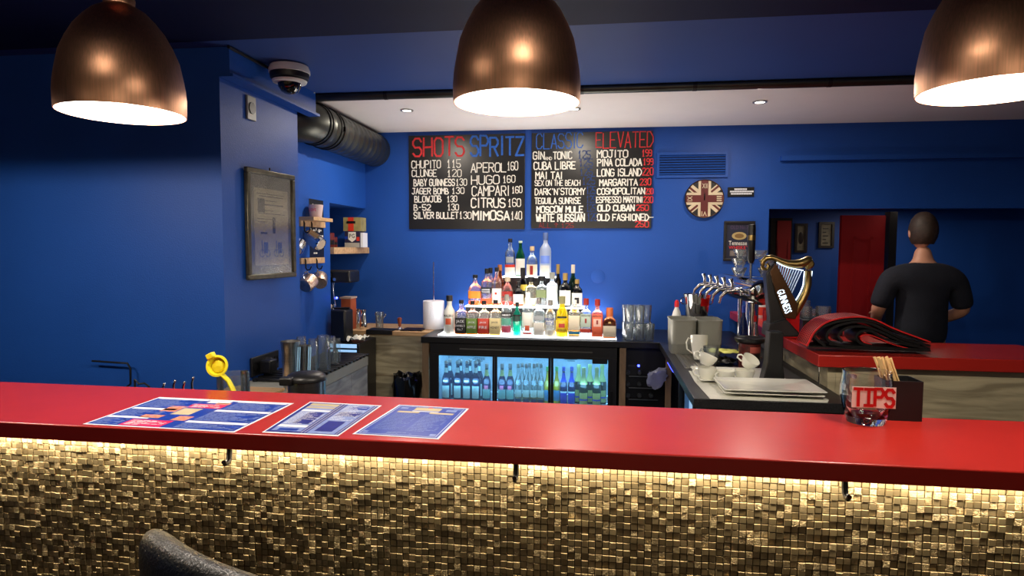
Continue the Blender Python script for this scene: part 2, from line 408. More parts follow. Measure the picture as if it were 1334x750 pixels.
# red doors in the passage
def reddoor(name, x0, x1, ytop, Y, ang, hinge=1):
    A = at(x0, ytop, Y=Y); B = at(x1, ytop, Y=Y); w_ = B.x-A.x
    bm = MB().box((0, 0, 0), (w_, .04, A.z))
    d = bm.build(name, M['redpaint'], local=True); d.location = (A.x, Y, .004); d.rotation_euler = (0, 0, ang); S(d)
    h = MB(); h.cyl((w_*.9, -.05, 1.0), (w_*.9, 0, 1.0), .012).cyl((w_*.9, -.05, 1.0), (w_*.7, -.05, 1.0), .01).build('door_handle', M['steel'], d, local=True, smooth=True)
    p = MB(); p.box((.1, -.006, .2), (w_-.1, 0, .22)).box((.1, -.006, A.z-.2), (w_-.1, 0, A.z-.18)).box((.1, -.006, .2), (.12, 0, A.z-.18)).box((w_-.12, -.006, .2), (w_-.1, 0, A.z-.18)).build('panel_moulding', M['redpaint'], d, local=True)
    return d
reddoor('door_1', 1097, 1156, 281, 5.75, R(4))
reddoor('door_2', 1013, 1031, 288, 6.5, 0)
a = at(1005, 284, Y=6.55); b = at(1033, 284, Y=6.55)
fr = MB().box((a.x, 6.56, 0), (b.x, 6.599, a.z)).build('door_2_frame', M['darkframe']); S(fr)
# door frame of the open red door
a = at(1157, 276, Y=5.8); sbox('door_1_frame', (a.x, 5.76, .004), (a.x+.06, 5.86, a.z), M['darkframe'])
# vent grille in the back wall
v = thing('wall_vent', 'blue painted slatted air vent high on back wall beside black menu board', 'vent')
a = at(856, 199, Y=BACKY); b = at(948, 231, Y=BACKY); v.location = ((a.x+b.x)/2, BACKY, b.z)
f = MB(); t = .02
f.box((a.x, BACKY-.015, a.z-t), (b.x, BACKY-.001, a.z)).box((a.x, BACKY-.015, b.z), (b.x, BACKY-.001, b.z+t)).box((a.x, BACKY-.015, b.z+t), (a.x+t, BACKY-.001, a.z-t)).box((b.x-t, BACKY-.015, b.z+t), (b.x, BACKY-.001, a.z-t)).build('frame', M['wall'], v)
MB().box((a.x+t, BACKY-.004, b.z+t), (b.x-t, BACKY-.001, a.z-t)).build('backing', M['ceil_dark'], v)
N = 8
for i in range(N):
    z = b.z+t+(i+.5)*(a.z-b.z-2*t)/N
    MB().prism([(-.004, .004), (.003, .009), (.004, .006), (-.003, .001)][::-1], lambda p, q, z=z: (a.x+t, BACKY-.008+p*1.2, z+q*1.6-.006), lambda p, q, z=z: (b.x-t, BACKY-.008+p*1.2, z+q*1.6-.006)).build('slat', M['wall'], v)
# dark round pipe under the beam
pp = thing('ceiling_pipe', 'long dark grey round pipe running beneath the blue ceiling edge', 'pipe', (1.4, 3.893, 2.52))
MB().cyl((-2.0, 3.893, 2.545), (4.9, 3.893, 2.545), .027, 14).build('tube', M['duct'], pp, smooth=True)
for px in (503, 620, 758, 905, 1080):
    x = at(px, 112, Y=3.893).x
    MB().cyl((x-.012, 3.893, 2.545), (x+.012, 3.893, 2.545), .0285, 14).build('joint_band', M['ductring'], pp, smooth=True)

# ================================================================== BAR COUNTER
bc = thing('bar_counter', 'long bar counter with glossy red top and gold mosaic front', 'bar counter', (-.4, 1.75, 0))
MB().box((-3.3, YF, 1.065), (2.6, YB, 1.11)).build('counter_top', M['red'], bc, bevel=.004)
MB().box((-3.3, FACE+.004, 0), (2.6, FACE+.1, 1.064)).build('counter_body', M['black'], bc)
MB().box((-3.3, FACE+.1, .55), (2.6, YB-.06, .575)).build('inner_shelf', M['black'], bc)
MB().box((-3.3, FACE-.03, 1.056), (2.6, FACE-.018, 1.0645)).build('led_strip', M['stripled'], bc)
# gold mosaic
def gold_mat():
    m = bpy.data.materials.new('gold_leaf_glass_tile'); m.use_nodes = True
    n = m.node_tree.nodes; l = m.node_tree.links; b = n['Principled BSDF']
    g = n.new('ShaderNodeNewGeometry'); mp = n.new('ShaderNodeMapping'); mp.inputs['Scale'].default_value = (1/.0177, 0, 1/.0177); mp.inputs['Location'].default_value = (.367, 0, .113)
    l.new(g.outputs['Position'], mp.inputs[0])
    sn = n.new('ShaderNodeVectorMath'); sn.operation = 'FLOOR'; l.new(mp.outputs[0], sn.inputs[0])
    wn = n.new('ShaderNodeTexWhiteNoise'); l.new(sn.outputs[0], wn.inputs['Vector'])
    rp = n.new('ShaderNodeValToRGB'); cr = rp.color_ramp
    cr.elements[0].color = s2l((146, 128, 94))+(1,); cr.elements[1].color = s2l((182, 162, 124))+(1,)
    e = cr.elements.new(.5); e.color = s2l((164, 145, 108))+(1,)
    l.new(wn.outputs['Value'], rp.inputs[0]); l.new(rp.outputs[0], b.inputs['Base Color'])
    b.inputs['Metallic'].default_value = .85
    mr = n.new('ShaderNodeMapRange'); mr.inputs['To Min'].default_value = .42; mr.inputs['To Max'].default_value = .54
    l.new(wn.outputs['Color'], mr.inputs[0]); l.new(mr.outputs[0], b.inputs['Roughness'])
    nz = n.new('ShaderNodeTexNoise'); nz.inputs['Scale'].default_value = 190; nz.inputs['Detail'].default_value = 3; nz.inputs['Distortion'].default_value = 1.5
    l.new(g.outputs['Position'], nz.inputs['Vector'])
    ms = n.new('ShaderNodeMapRange'); ms.inputs['From Min'].default_value = .62; ms.inputs['From Max'].default_value = .85; ms.inputs['To Min'].default_value = .06; ms.inputs['To Max'].default_value = 1
    l.new(wn.outputs['Value'], ms.inputs[0])
    bp = n.new('ShaderNodeBump'); bp.inputs['Distance'].default_value = .004
    l.new(ms.outputs[0], bp.inputs['Strength']); l.new(nz.outputs[0], bp.inputs['Height']); l.new(bp.outputs[0], b.inputs['Normal'])
    return m
M['tile'] = gold_mat()
PT = .0177
def tile_geo(rnd):
    h = PT*.5-.0008; d = rnd.uniform(.003, .0085) if rnd.random() < .9 else rnd.uniform(.008, .012)
    tx, tz = rnd.uniform(-.02, .02), rnd.uniform(-.025, .02)
    F = [(-h+.0007, -d+tx*-h+tz*-h, -h+.0007), (h-.0007, -d+tx*h+tz*-h, -h+.0007), (h-.0007, -d+tx*h+tz*h, h-.0007), (-h+.0007, -d+tx*-h+tz*h, h-.0007)]
    E = [(x*1.09, y+.0013, z*1.09) for (x, y, z) in F]
    Bk = [(-h, 0, -h), (h, 0, -h), (h, 0, h), (-h, 0, h)]
    V = F+E+Bk; Q = [(0, 1, 2, 3)]
    for i in range(4):
        j = (i+1) % 4; Q += [(i+4, j+4, j, i), (i+8, j+8, j+4, i+4)]
    return V, Q
rnd = random.Random(3)
variants = []
for k in range(14):
    V, Q = tile_geo(rnd); me = bpy.data.meshes.new('tile'); me.from_pydata(V, [], Q); me.materials.append(M['tile']); variants.append(me)
VV, QQ = [], []
Z0 = 1.060; x_start = -2.75; cells = []
for r in range(44):
    for c in range(int((1.75-x_start)/PT)):
        x = x_start+(c+.5)*PT; z = Z0-(r+.5)*PT
        cells.append((x, z))
def scr(x, z):
    d = Vector((x, FACE, z))-Vector((0, 0, CAMZ)); k = d.dot(fw)
    return 667+FPX*d.dot(rt2)/k, 375-FPX*d.dot(up2)/k
big = sorted([c for c in cells if 905 < scr(*c)[0] < 1166 and scr(*c)[1] < 742 and c[1] < 1.06], key=lambda c: (-round(c[0]/PT/20), -c[1]))[:300]
bigset = set(big)
for (x, z) in cells:
    if (x, z) in bigset:
        o = bpy.data.objects.new('mosaic_tile', rnd.choice(variants)); C.objects.link(o); o.parent = bc
        o.location = Vector((x, FACE+.004, z))-Vector(bc.location)
        continue
    V, Q = tile_geo(rnd); b0 = len(VV)
    VV += [(a_+x, b_+FACE+.004, c_+z) for a_, b_, c_ in V]; QQ += [tuple(i+b0 for i in q) for q in Q]
me = bpy.data.meshes.new('mosaic_tiles'); me.from_pydata(VV, [], QQ); me.materials.append(M['tile']); me.transform(Matrix.Translation(-Vector(bc.location)))
o = bpy.data.objects.new('mosaic_tiles', me); C.objects.link(o); o.parent = bc; o['kind'] = 'stuff'
# bag hooks under the top
for px in (298, 672, 1103):
    x = at(px, 600, Y=YF+.04).x
    hk = MB(); hk.tube([(x, YF+.045, 1.066), (x, YF+.045, 1.045), (x, YF+.042, 1.026), (x, YF+.034, 1.018), (x, YF+.022, 1.018), (x, YF+.016, 1.026)], [.0075, .0075, .0075, .007, .006, .006], 8)
    hk.cyl((x, YF+.045, 1.056), (x, YF+.045, 1.0649), .014)
    hk.build('bag_hook', M['blackmetal'], bc, smooth=True)

# ---- menus lying on the counter
def menu(label, quad, rects, group=None):
    """rects: (u0,u1,v0,v1,material key); v runs from the far edge (0) to the near edge (1)"""
    fl, frr, nr, nl = [Vector((p[0], p[1], 1.1105)) for p in quad]
    P = lambda u, v: fl.lerp(frr, u).lerp(nl.lerp(nr, u), v)
    t = thing('paper_menu', label, 'menu', tuple((fl+frr+nr+nl)/4))
    # sheet, gently waved at its far edge
    n = 12; mb = MB(); g = []
    for j in range(n+1):
        row = []
        for i in range(n+1):
            p = P(i/n, j/n); row.append(p)
        g.append(row)
    mb.slab([P(0, 0), P(1, 0), P(1, 1), P(0, 1)][::-1], .0006); mb.build('sheet', M['paper'], t)
    NM = {'navyprint': 'blue_print', 'purpleprint': 'indigo_print', 'lightprint': 'pale_print', 'pinkprint': 'pink_print', 'orangeprint': 'food_picture', 'paper': 'white_print', 'tan': 'tan_print'}
    by = {}
    for k, (u0, u1, v0, v1, key, lev) in enumerate(rects):
        small = (u1-u0)*(v1-v0) < .004
        b_ = by.setdefault((key, lev), MB()) if small else MB()
        z = Vector((0, 0, .0007+.0002*lev))
        b_.slab([P(u0, v1)+z, P(u1, v1)+z, P(u1, v0)+z, P(u0, v0)+z], .00015)
        if not small: b_.build(NM.get(key, 'print'), M[key], t)
    for (key, lev), b_ in by.items(): tag(b_.build('print_lines', M[key], t), kind='stuff')
    return t, P
def lines(u0, u1, v0, v1, n, key, rnd, lev=2, fill=.55, lo=.4):
    out = []
    for i in range(n):
        v = v0+(v1-v0)*(i+.2)/n; L = u0
        e = u0+(u1-u0)*rnd.uniform(lo, 1)
        while L < e:
            wd = rnd.uniform(.02, .07); out.append((L, min(L+wd, e), v, v+(v1-v0)/n*fill*.8, key, lev)); L += wd+.008
        if rnd.random() < .7: out.append((u1-.03, u1, v, v+(v1-v0)/n*fill*.8, key, lev))
    return out
rr = random.Random(11)
q1 = [(-1.414, 1.861), (-.948, 1.853), (-.953, 1.533), (-1.405, 1.541)]
R1 = [(.015, .985, .05, .975, 'navyprint', 0), (.03, .40, .03, .07, 'paper', 1), (.03, .34, .40, .46, 'paper', 1), (.02, .3, .70, .755, 'paper', 1), (.62, .97, .03, .075, 'paper', 1), (.60, .98, .36, .42, 'paper', 1),
      (.58, .98, .74, .80, 'paper', 1), (.36, .60, .19, .33, 'pinkprint', 1), (.22, .50, .78, .97, 'pinkprint', 1), (.42, .58, .06, .14, 'paper', 1), (.37, .5, .36, .58, 'tan', 1),
      (.25, .36, .30, .50, 'orangeprint', 1), (.22, .36, .62, .72, 'orangeprint', 1), (.46, .56, .62, .76, 'orangeprint', 1), (.50, .6, .12, .18, 'orangeprint', 1)]
for (a0, a1, b0, b1, n) in ((.04, .38, .09, .38, 10), (.03, .30, .48, .68, 7), (.03, .2, .77, .96, 6), (.63, .97, .09, .34, 9), (.60, .97, .44, .72, 9), (.58, .97, .82, .96, 5)):
    R1 += lines(a0, a1, b0, b1, n, 'lightprint', rr)
R1 += lines(.38, .58, .21, .32, 4, 'paper', rr)+lines(.24, .48, .80, .95, 5, 'paper', rr)
menu('wide blue and pink food menu sheet, leftmost on the red counter', q1, R1)
q2 = [(-.907, 1.88), (-.668, 1.869), (-.67, 1.543), (-.881, 1.544)]
R2 = [(.02, .98, .03, .97, 'purpleprint', 0), (.07, .46, .07, .93, 'lightprint', 1), (.56, .92, .04, .96, 'lightprint', 1), (.07, .46, .06, .14, 'tan', 2), (.07, .46, .17, .22, 'tan', 2), (.07, .46, .28, .33, 'paper', 2),
      (.07, .46, .76, .82, 'paper', 2), (.485, .492, .04, .96, 'paper', 2), (.53, .536, .04, .96, 'paper', 2), (.945, .951, .04, .96, 'paper', 2), (.62, .85, .6, .9, 'purpleprint', 2), (.60, .9, .3, .44, 'purpleprint', 2), (.66, .9, .1, .2, 'navyprint', 2),
      (.2, .42, .36, .72, 'purpleprint', 2), (.14, .4, .86, .92, 'navyprint', 2)]
R2 += lines(.09, .45, .35, .74, 14, 'paper', rr, 3, .4)+lines(.58, .9, .06, .58, 16, 'paper', rr, 3, .4)
menu('indigo and pale blue two-column drinks menu, middle of three sheets on counter', q2, R2)
q3 = [(-.618, 1.887), (-.394, 1.875), (-.407, 1.558), (-.641, 1.568)]
R3 = [(.025, .975, .02, .98, 'navyprint', 0), (.05, .95, .045, .05, 'paper', 1), (.05, .95, .95, .955, 'paper', 1), (.05, .056, .045, .955, 'paper', 1), (.944, .95, .045, .955, 'paper', 1),
      (.30, .66, .07, .17, 'tan', 1), (.46, .52, .05, .08, 'redplastic', 2), (.1, .2, .09, .14, 'lightprint', 1), (.74, .88, .1, .17, 'lightprint', 1), (.3, .66, .19, .21, 'paper', 1), (.12, .42, .22, .27, 'tan', 1), (.56, .88, .22, .27, 'tan', 1),
      (.07, .13, .88, .93, 'lightprint', 1), (.86, .93, .88, .93, 'lightprint', 1), (.82, .93, .07, .09, 'lightprint', 1)]
R3 += lines(.12, .47, .3, .84, 17, 'lightprint', rr, 2, .3, .6)+lines(.53, .88, .3, .84, 17, 'lightprint', rr, 2, .36, .6)+lines(.35, .65, .88, .93, 2, 'lightprint', rr)
t, P = menu('single deep blue framed food menu with tan heading, rightmost sheet on counter', q3, R3)

# ---- TIPS glass
g0 = at(1127, 549, Z=1.11); g0.z = 1.11; k = mpp(g0)
t = thing('tip_jar', 'heavy dimpled glass mug marked TIPS on right end of red counter', 'jar', tuple(g0))
Rg = 31*k; Hg = 67*k
pr = [(0, .0), (Rg*.72, .0), (Rg*.76, .006), (Rg*.9, Hg*.3), (Rg, Hg*.5), (Rg*.99, Hg*.75), (Rg*.92, Hg*.93), (Rg*.93, Hg), (Rg*.88, Hg), (Rg*.87, Hg*.93), (Rg*.93, Hg*.75), (Rg*.94, Hg*.5), (Rg*.82, Hg*.28), (Rg*.62, Hg*.13), (0, Hg*.11)]
mb = MB().lathe(pr, g0, 32, cap=False)
for v_ in mb.bm.verts:
    r_ = math.hypot(v_.co.x-g0.x, v_.co.y-g0.y); h_ = (v_.co.z-g0.z)/Hg
    if r_ > Rg*.5 and .2 < h_ < .8:
        a_ = math.atan2(v_.co.y-g0.y, v_.co.x-g0.x); f_ = 1-.035*(.5+.5*math.cos(a_*8))
        v_.co.x = g0.x+(v_.co.x-g0.x)*f_; v_.co.y = g0.y+(v_.co.y-g0.y)*f_
mb.build('mug_body', M['glassthick'], t, smooth=True)
MB().tube([(g0.x-.01, g0.y+Rg*.9, g0.z+Hg*.8), (g0.x-.02, g0.y+Rg*1.35, g0.z+Hg*.78), (g0.x-.024, g0.y+Rg*1.5, g0.z+Hg*.5), (g0.x-.02, g0.y+Rg*1.3, g0.z+Hg*.25), (g0.x-.01, g0.y+Rg*.86, g0.z+Hg*.25)], .007, 10).build('handle', M['glassclear'], t, smooth=True)
A = at(1109, 530, Y=g0.y-Rg*1.02); B = at(1168, 505, Y=g0.y-Rg*1.06)
MB().box((A.x, g0.y-Rg*1.05, A.z), (B.x, g0.y-Rg*1.035, B.z)).build('paper_label', mat('pinkish_tape', (250, 222, 212), .5), t)
mb = MB(); strokes(mb, 'TiPS', Vector((A.x+.006, g0.y-Rg*1.051, A.z+.006)), UX, UZ, -UY, (B.x-A.x)-.012, (B.z-A.z)-.012, .0085, .03)
mb.build('lettering', M['redplastic'], t)
# straw holder
s0 = at(1183, 552, Z=1.11); s0.z = 1.11
t = thing('straw_holder', 'black box holder beside the tip jar, filled with straws', 'holder', tuple(s0))
mb = MB(); x0, x1, y0, y1 = s0.x-.045, s0.x+.05, s0.y+.03, s0.y+.12; zt = 1.11+.115
mb.box((x0, y0, 1.1105), (x1, y0+.004, zt)).box((x0, y1-.004, 1.1105), (x1, y1, zt)).box((x0, y0+.004, 1.1105), (x0+.004, y1-.004, zt)).box((x1-.004, y0+.004, 1.1105), (x1, y1-.004, zt)).box((x0+.004, y0+.004, 1.1105), (x1-.004, y1-.004, 1.114))
mb.build('box', M['blackplastic'], t)
strawm = mat('pale_bamboo', (222, 190, 132), .5)
sproto = None; rs = random.Random(5)
lean = Vector((-.062, 0, .17)).normalized()
for i in range(16):
    bx_ = x0+.035+(i % 4)*.0095+rs.uniform(-.001, .001); by_ = y0+.02+(i//4)*.0085
    L = .175+rs.uniform(-.008, .008)
    if sproto is None:
        mb = MB(); mb.lathe([(.0034, 0), (.0034, .18), (.0026, .18), (.0026, 0)], (0, 0, 0), 10, cap=False); sproto = mb.build('drinking_straw', strawm, None, smooth=True, local=True); o = sproto
    else: o = sproto.copy(); C.objects.link(o)
    o.location = (bx_+.012, by_, 1.118); o.rotation_euler = (rs.uniform(-.03, .03), -R(21)+rs.uniform(-.03, .03), 0)
    tag(o, 'pale bamboo drinking straw leaning left out of the black box', 'straw', 'straws in the black holder')

# ================================================================== BAR STOOL (near left)
t = thing('bar_stool', 'black leather bar stool pushed up to the counter at lower left', 'stool', (-.665, 1.312, 0))
t.rotation_euler = (0, 0, R(-25.5))
mb = MB(); n = 14; th = .085
# padded wraparound back: an arc swept with a rounded section (local coordinates: facing +y)
secs = []
for i in range(n+1):
    a_ = R(-14.5)+R(29)*i/n
    cx, cy = .9*math.sin(a_), -.9*math.cos(a_)+.7
    nx, ny = math.sin(a_), -math.cos(a_)
    e_ = 1-.4*abs(2*i/n-1)**8; top = 1.008-.05*(1-e_); bot = .60
    ring = []
    for (q, z) in ((-.3, bot), (.5, bot), (1, bot+.03), (1, top-.10), (.9, top-.04), (.55, top-.008), (0, top), (-.55, top-.008), (-.9, top-.04), (-1, top-.1), (-1, bot+.03)):
        lean_ = -.10*(z-.6)
        ring.append(mb.bm.verts.new((cx+nx*th/2*q*e_-nx*lean_*1, cy+ny*th/2*q*e_-ny*lean_*-1*-1, z)))
    secs.append(ring)
for i in range(n):
    for k2 in range(11): mb.bm.faces.new((secs[i][k2], secs[i][(k2+1) % 11], secs[i+1][(k2+1) % 11], secs[i+1][k2]))
mb.bm.faces.new(secs[0]); mb.bm.faces.new(secs[-1][::-1])
bk = mb.build('backrest', M['leather'], t, smooth=True, sub=1, local=True)
MB().tube([(.942*math.sin(R(-14+28*i/16)), -.942*math.cos(R(-14+28*i/16))+.7, .935) for i in range(17)], .004, 6).build('seam', M['leather'], bk, smooth=True, local=True)
MB().lathe([(0, .60), (.17, .60), (.195, .62), (.2, .65), (.18, .675), (0, .68)], (0, -0.01, 0), 28).build('seat', M['leather'], t, smooth=True, local=True)
for sx in (-1, 1):
    for sy in (-1, 1):
        MB().tube([(sx*.12, -.01+sy*.12, .60), (sx*.185, -.01+sy*.185, .0)], .013, 10).build('leg', M['blackmetal'], t, smooth=True, local=True)
MB().tube([(.157*sx, -.01+.157*sy, .25) for sx, sy in ((-1, -1), (1, -1), (1, 1), (-1, 1))], .009, 8, closed=True).build('footrest', M['chrome'], t, smooth=True, local=True)

# ================================================================== PENDANT LAMPS
PR = [(.170, 0), (.1705, .02), (.171, .05), (.1685, .08), (.164, .108), (.1535, .162), (.138, .2), (.118, .238), (.095, .268), (.072, .292), (.05, .306), (.04, .312)]
def pendant(L, label):
    t = thing('pendant_lamp', label, 'lamp', tuple(L))
    inner = [(r_-.003, h_) for r_, h_ in PR[::-1]]
    MB().lathe(PR+inner+[(.167, 0), (.170, 0)], (0, 0, 0), 56, cap=False).build('shade', M['copper'], t, smooth=True, local=True)
    MB().lathe([(0, .016), (.155, .016), (.1655, .022), (.1655, .026), (0, .026)], (0, 0, 0), 40).build('diffuser', M['lampglow'], t, smooth=True, local=True)
    MB().lathe([(.04, .309), (.042, .33), (.03, .36), (.012, .375), (.006, .38)], (0, 0, 0), 24).build('cap', M['copper'], t, smooth=True, local=True)
    MB().cyl((0, 0, .378), (0, 0, ZF-.035-L.z), .0035, 8).build('cord', M['blackplastic'], t, smooth=True, local=True)
    MB().lathe([(.05, 0), (.05, .015), (.03, .025)], (0, 0, ZF-.036-L.z), 24).build('ceiling_rose', M['copper'], t, smooth=True, local=True)
    return t
pendant(LAMPS[0], 'brushed copper dome pendant lamp hanging over the middle of the bar')
pendant(LAMPS[1], 'copper dome pendant lamp at far left, before the blue wall')
pendant(LAMPS[2], 'copper dome pendant lamp beyond the left edge of the picture')
pendant(LAMPS[3], 'copper dome pendant lamp over the right end of the counter')

# ================================================================== CEILING DOWNLIGHTS
names = ['small round downlight in white ceiling above left menu board', 'small round ceiling downlight half hidden by the middle copper lamp', 'small round ceiling downlight at right above the air vent']
for (px, py), lb in zip(DOWN, names):
    p = at(px, py, Z=ZR)
    t = thing('ceiling_downlight', lb, 'light', (p.x, p.y, ZR-.008))
    MB().lathe([(.030, .0), (.046, -.0), (.046, .0075), (.030, .0075), (.030, 0)], (0, 0, 0), 24, cap=False).build('rim', M['steel'], t, smooth=True, local=True)
    MB().lathe([(0, .003), (.029, .003), (.029, .007), (0, .007)], (0, 0, 0), 20).build('bulb', M['spotglow'], t, smooth=True, local=True)

# ================================================================== DUCT + CAMERA + SOCKET
t = thing('ventilation_duct', 'thick black spiral ventilation duct under the ceiling at left', 'duct', (-1.9, 4.6, 2.27))
DX, DZ, DR = -1.9, 2.41, .135
# round duct with a shallow spiral lock seam
mb = MB(); nseg = 32; prof = []
ys = 4.12; 
while ys < 5.19:
    prof += [(DR, ys), (DR+.0014, ys+.003), (DR+.0014, ys+.006), (DR, ys+.009)]; ys += .095
prof = [(DR, 4.03)]+prof+[(DR, 5.199)]
mb.lathe(prof, (DX, 0, DZ), nseg, axis='y'); dd = mb.build('duct_pipe', M['duct'], t, smooth=True)
pts = [(-2.30, 3.92, DZ), (-2.12, 3.92, DZ), (-2.04, 3.925, DZ), (-1.965, 3.955, DZ), (-1.918, 4.0, DZ), (-1.9, 4.06, DZ)]
MB().tube(pts[1:], DR-.004, 32).build('duct_elbow', M['duct'], t, smooth=True)
for y in (4.055, 4.19, 4.24):
    MB().lathe([(DR, 0), (DR+.007, 0), (DR+.007, .012), (DR, .012)], (DX, y, DZ), 32, axis='y', cap=False).build('joint_ring', M['ductring'], t, smooth=True)
MB().cyl((DX+.02, 4.22, DZ+DR), (DX+.02, 4.22, ZR), .004, 8).build('hanger_rod', M['blackmetal'], t, smooth=True)
MB().box((DX+DR-.005, 4.22, DZ-.02), (DX+DR+.016, 4.235, DZ+.01)).build('clamp_screw', M['blackmetal'], t)
# security camera on the beam
c0 = at(377, 85, Z=ZF)
t = thing('security_camera', 'white and black dome security camera on blue ceiling by the duct', 'camera', (c0.x, c0.y, ZF-.1))
cc = Vector((c0.x, c0.y, ZF-.056)); tilt = Matrix.Translation(cc)
MB().lathe([(.06, .055), (.098, .05), (.106, .03), (.106, .012), (.098, .01)][::-1], (0, 0, 0), 28).xf(tilt).build('base_ring', M['white'], t, smooth=True)
MB().lathe([(.075, -.028), (.098, -.016), (.102, .012)], (0, 0, 0), 28).xf(tilt).build('housing', M['blackplastic'], t, smooth=True)
MB().lathe([(.066, -.040), (.086, -.036), (.09, -.026), (.075, -.022)], (0, 0, 0), 28).xf(tilt).build('trim_ring', M['white'], t, smooth=True)
MB().lathe([(.0, -.098), (.025, -.094), (.045, -.082), (.058, -.06), (.062, -.036)], (0, 0, 0), 24).xf(tilt).build('dome', mat('smoked_dome', (8, 8, 10), .06, coat=1), t, smooth=True)
cb = [Vector((XP+.064, 2.9, ZF-.009)), Vector((XP+.064, 3.1, ZF-.009)), Vector((XP+.064, cc.y-.06, ZF-.009)), Vector((cc.x-.1, cc.y, ZF-.02))]
tag(MB().tube(cb, .008, 8).build('camera_cable', M['blackplastic'], smooth=True), 'dark cable running along the ceiling corner to the dome camera', 'cable')
cb = [at(397, 119, Y=3.78), at(403, 122, Y=3.8), at(409, 121, Y=3.84), at(416, 116, Y=3.86)]
tag(MB().tube(cb, .003, 6).build('thin_cable', M['white'], smooth=True), 'short thin pale cable curling beside the dome camera', 'cable')
# single socket on the pillar
p = at(325.5, 141, X=XP); k = mpp(p)
t = thing('wall_socket', 'small grey power socket high on the blue pillar above picture', 'socket', (XP, p.y, p.z-.055))
MB().box((XP+.0005, p.y-.042, p.z-.062), (XP+.012, p.y+.042, p.z+.062)).build('plate', M['greyplastic'], t, bevel=.003)
MB().lathe([(.03, 0), (.03, .004), (.0, .004)], (XP+.0125, p.y, p.z), 20, axis='x').build('socket_face', M['blackplastic'], t, smooth=True)

# ================================================================== FRAMED PICTURE on the pillar
cy = (at(318, 290, X=XP).y+at(371, 290, X=XP).y)/2; top = at(318, 217, X=XP).z; bot = at(318, 365, X=XP).z
W2 = .222; t = thing('framed_picture', 'tall framed old print behind glass on the blue pillar', 'picture', (XP+.026, cy, bot))
H_ = top-bot; ang = R(-5.4); t.rotation_euler = (0, 0, ang)
fw_ = .028; fb = lambda a, b: MB().box(a, b)
for nm, a, b in (('frame_bar', (-.0, -W2, 0), (.022, W2, fw_)), ('frame_bar', (0, -W2, H_-fw_), (.022, W2, H_)), ('frame_bar', (0, -W2, fw_), (.022, -W2+fw_, H_-fw_)), ('frame_bar', (0, W2-fw_, fw_), (.022, W2, H_-fw_))):
    MB().box(a, b).build(nm, M['frame'], t, local=True, bevel=.005)
MB().box((0, -W2+.02, .02), (.006, W2-.02, H_-.02)).build('mount', mat('grey_mount', (96, 92, 82), .7), t, local=True)
a_, b_ = -W2+.075, W2-.06
MB().box((.006, a_, .075), (.0075, b_, H_-.1)).build('print', mat('aged_print_paper', (150, 138, 114), .7), t, local=True)
mb = MB(); rs = random.Random(2); z = H_-.13
while z > .29:
    wv = rs.uniform(.05, .26); yy = rs.choice((a_+.02, (a_+b_)/2-wv/2)); mb.box((.0075, yy, z), (.008, min(b_-.01, yy+wv), z+rs.choice((.003, .004, .007)))); z -= rs.uniform(.012, .03)
mb.box((.0075, a_+.03, H_-.23), (.008, a_+.09, H_-.155)).box((.0075, a_+.16, .25), (.008, a_+.185, .34)).box((.0075, a_+.05, .245), (.008, a_+.11, .255))
mb.build('print_text', mat('dark_ink', (50, 44, 38), .7), t, local=True)
mb = MB()
for yc in (a_+.08, a_+.21):
    mb.lathe([(.022, 0), (.022, .0005), (.018, .0005), (.018, 0)], (.0078, yc-.02, .14), 16, axis='x', cap=False).lathe([(.022, 0), (.022, .0005), (.018, .0005), (.018, 0)], (.0078, yc+.03, .14), 16, axis='x', cap=False).box((.0075, yc-.005, .14), (.008, yc+.035, .2)).box((.0075, yc-.022, .14), (.008, yc-.014, .21))
mb.build('print_drawing', mat('faded_blue_ink', (58, 68, 112), .7), t, local=True)
MB().box((.0115, -W2+.026, .026), (.0130, W2-.026, H_-.026)).build('glass_pane', M['glasspane'], t, local=True)
MB().tube([(.004, 0, H_), (.004, 0, H_+.018)], .004, 8).build('hanger', M['blackmetal'], t, local=True)

# ================================================================== MENU BOARDS
def board(label, x0, y0, x1, y1, items, zx, zy, k, group=None):
    A = at(x0, y1, Y=BACKY-.02); B = at(x1, y0, Y=BACKY-.02)
    t = thing('menu_board', label, 'menu board', ((A.x+B.x)/2, BACKY-.01, A.z))
    MB().box((A.x, BACKY-.02, A.z), (B.x, BACKY-.001, B.z)).build('panel', M['board'], t, bevel=.002)
    rnd = random.Random(4)
    for (s, a0, a1, b0, b1, key, th) in items:
        p0 = at(zx+a0/k, zy+b1/k, Y=BACKY-.0205); p1 = at(zx+a1/k, zy+b0/k, Y=BACKY-.0205)
        H = at(zx+a0/k, zy+b0/k, Y=BACKY-.0205).z-p0.z
        slope = (p1.z-H-p0.z)/(p1.x-p0.x)
        mb = MB(); strokes(mb, s, p0, UX, UZ, -UY, p1.x-p0.x, H, th, .05, rnd)
        mb.build('lettering', M[key], t)
    return t, A, B
W_, R_, B_ = 'chalk_white', 'chalk_red', 'chalk_blue'
it = [('SHOTS', 45, 400, 80, 205, R_, .015), ('SPRITZ', 445, 815, 72, 203, B_, .016)]
for s, a0, a1, b0, b1 in (('CHUPITO', 35, 235, 238, 290), ('CLUNGE', 37, 207, 302, 348), ('BABY GUINNESS', 50, 333, 367, 413), ('JAGER BOMB', 37, 290, 430, 470), ('BLOWJOB', 55, 240, 485, 527), ('B-52', 50, 165, 543, 583), ('SILVER BULLET', 50, 358, 597, 640)):
    it.append((s, a0, a1, b0, b1, W_, .0082))
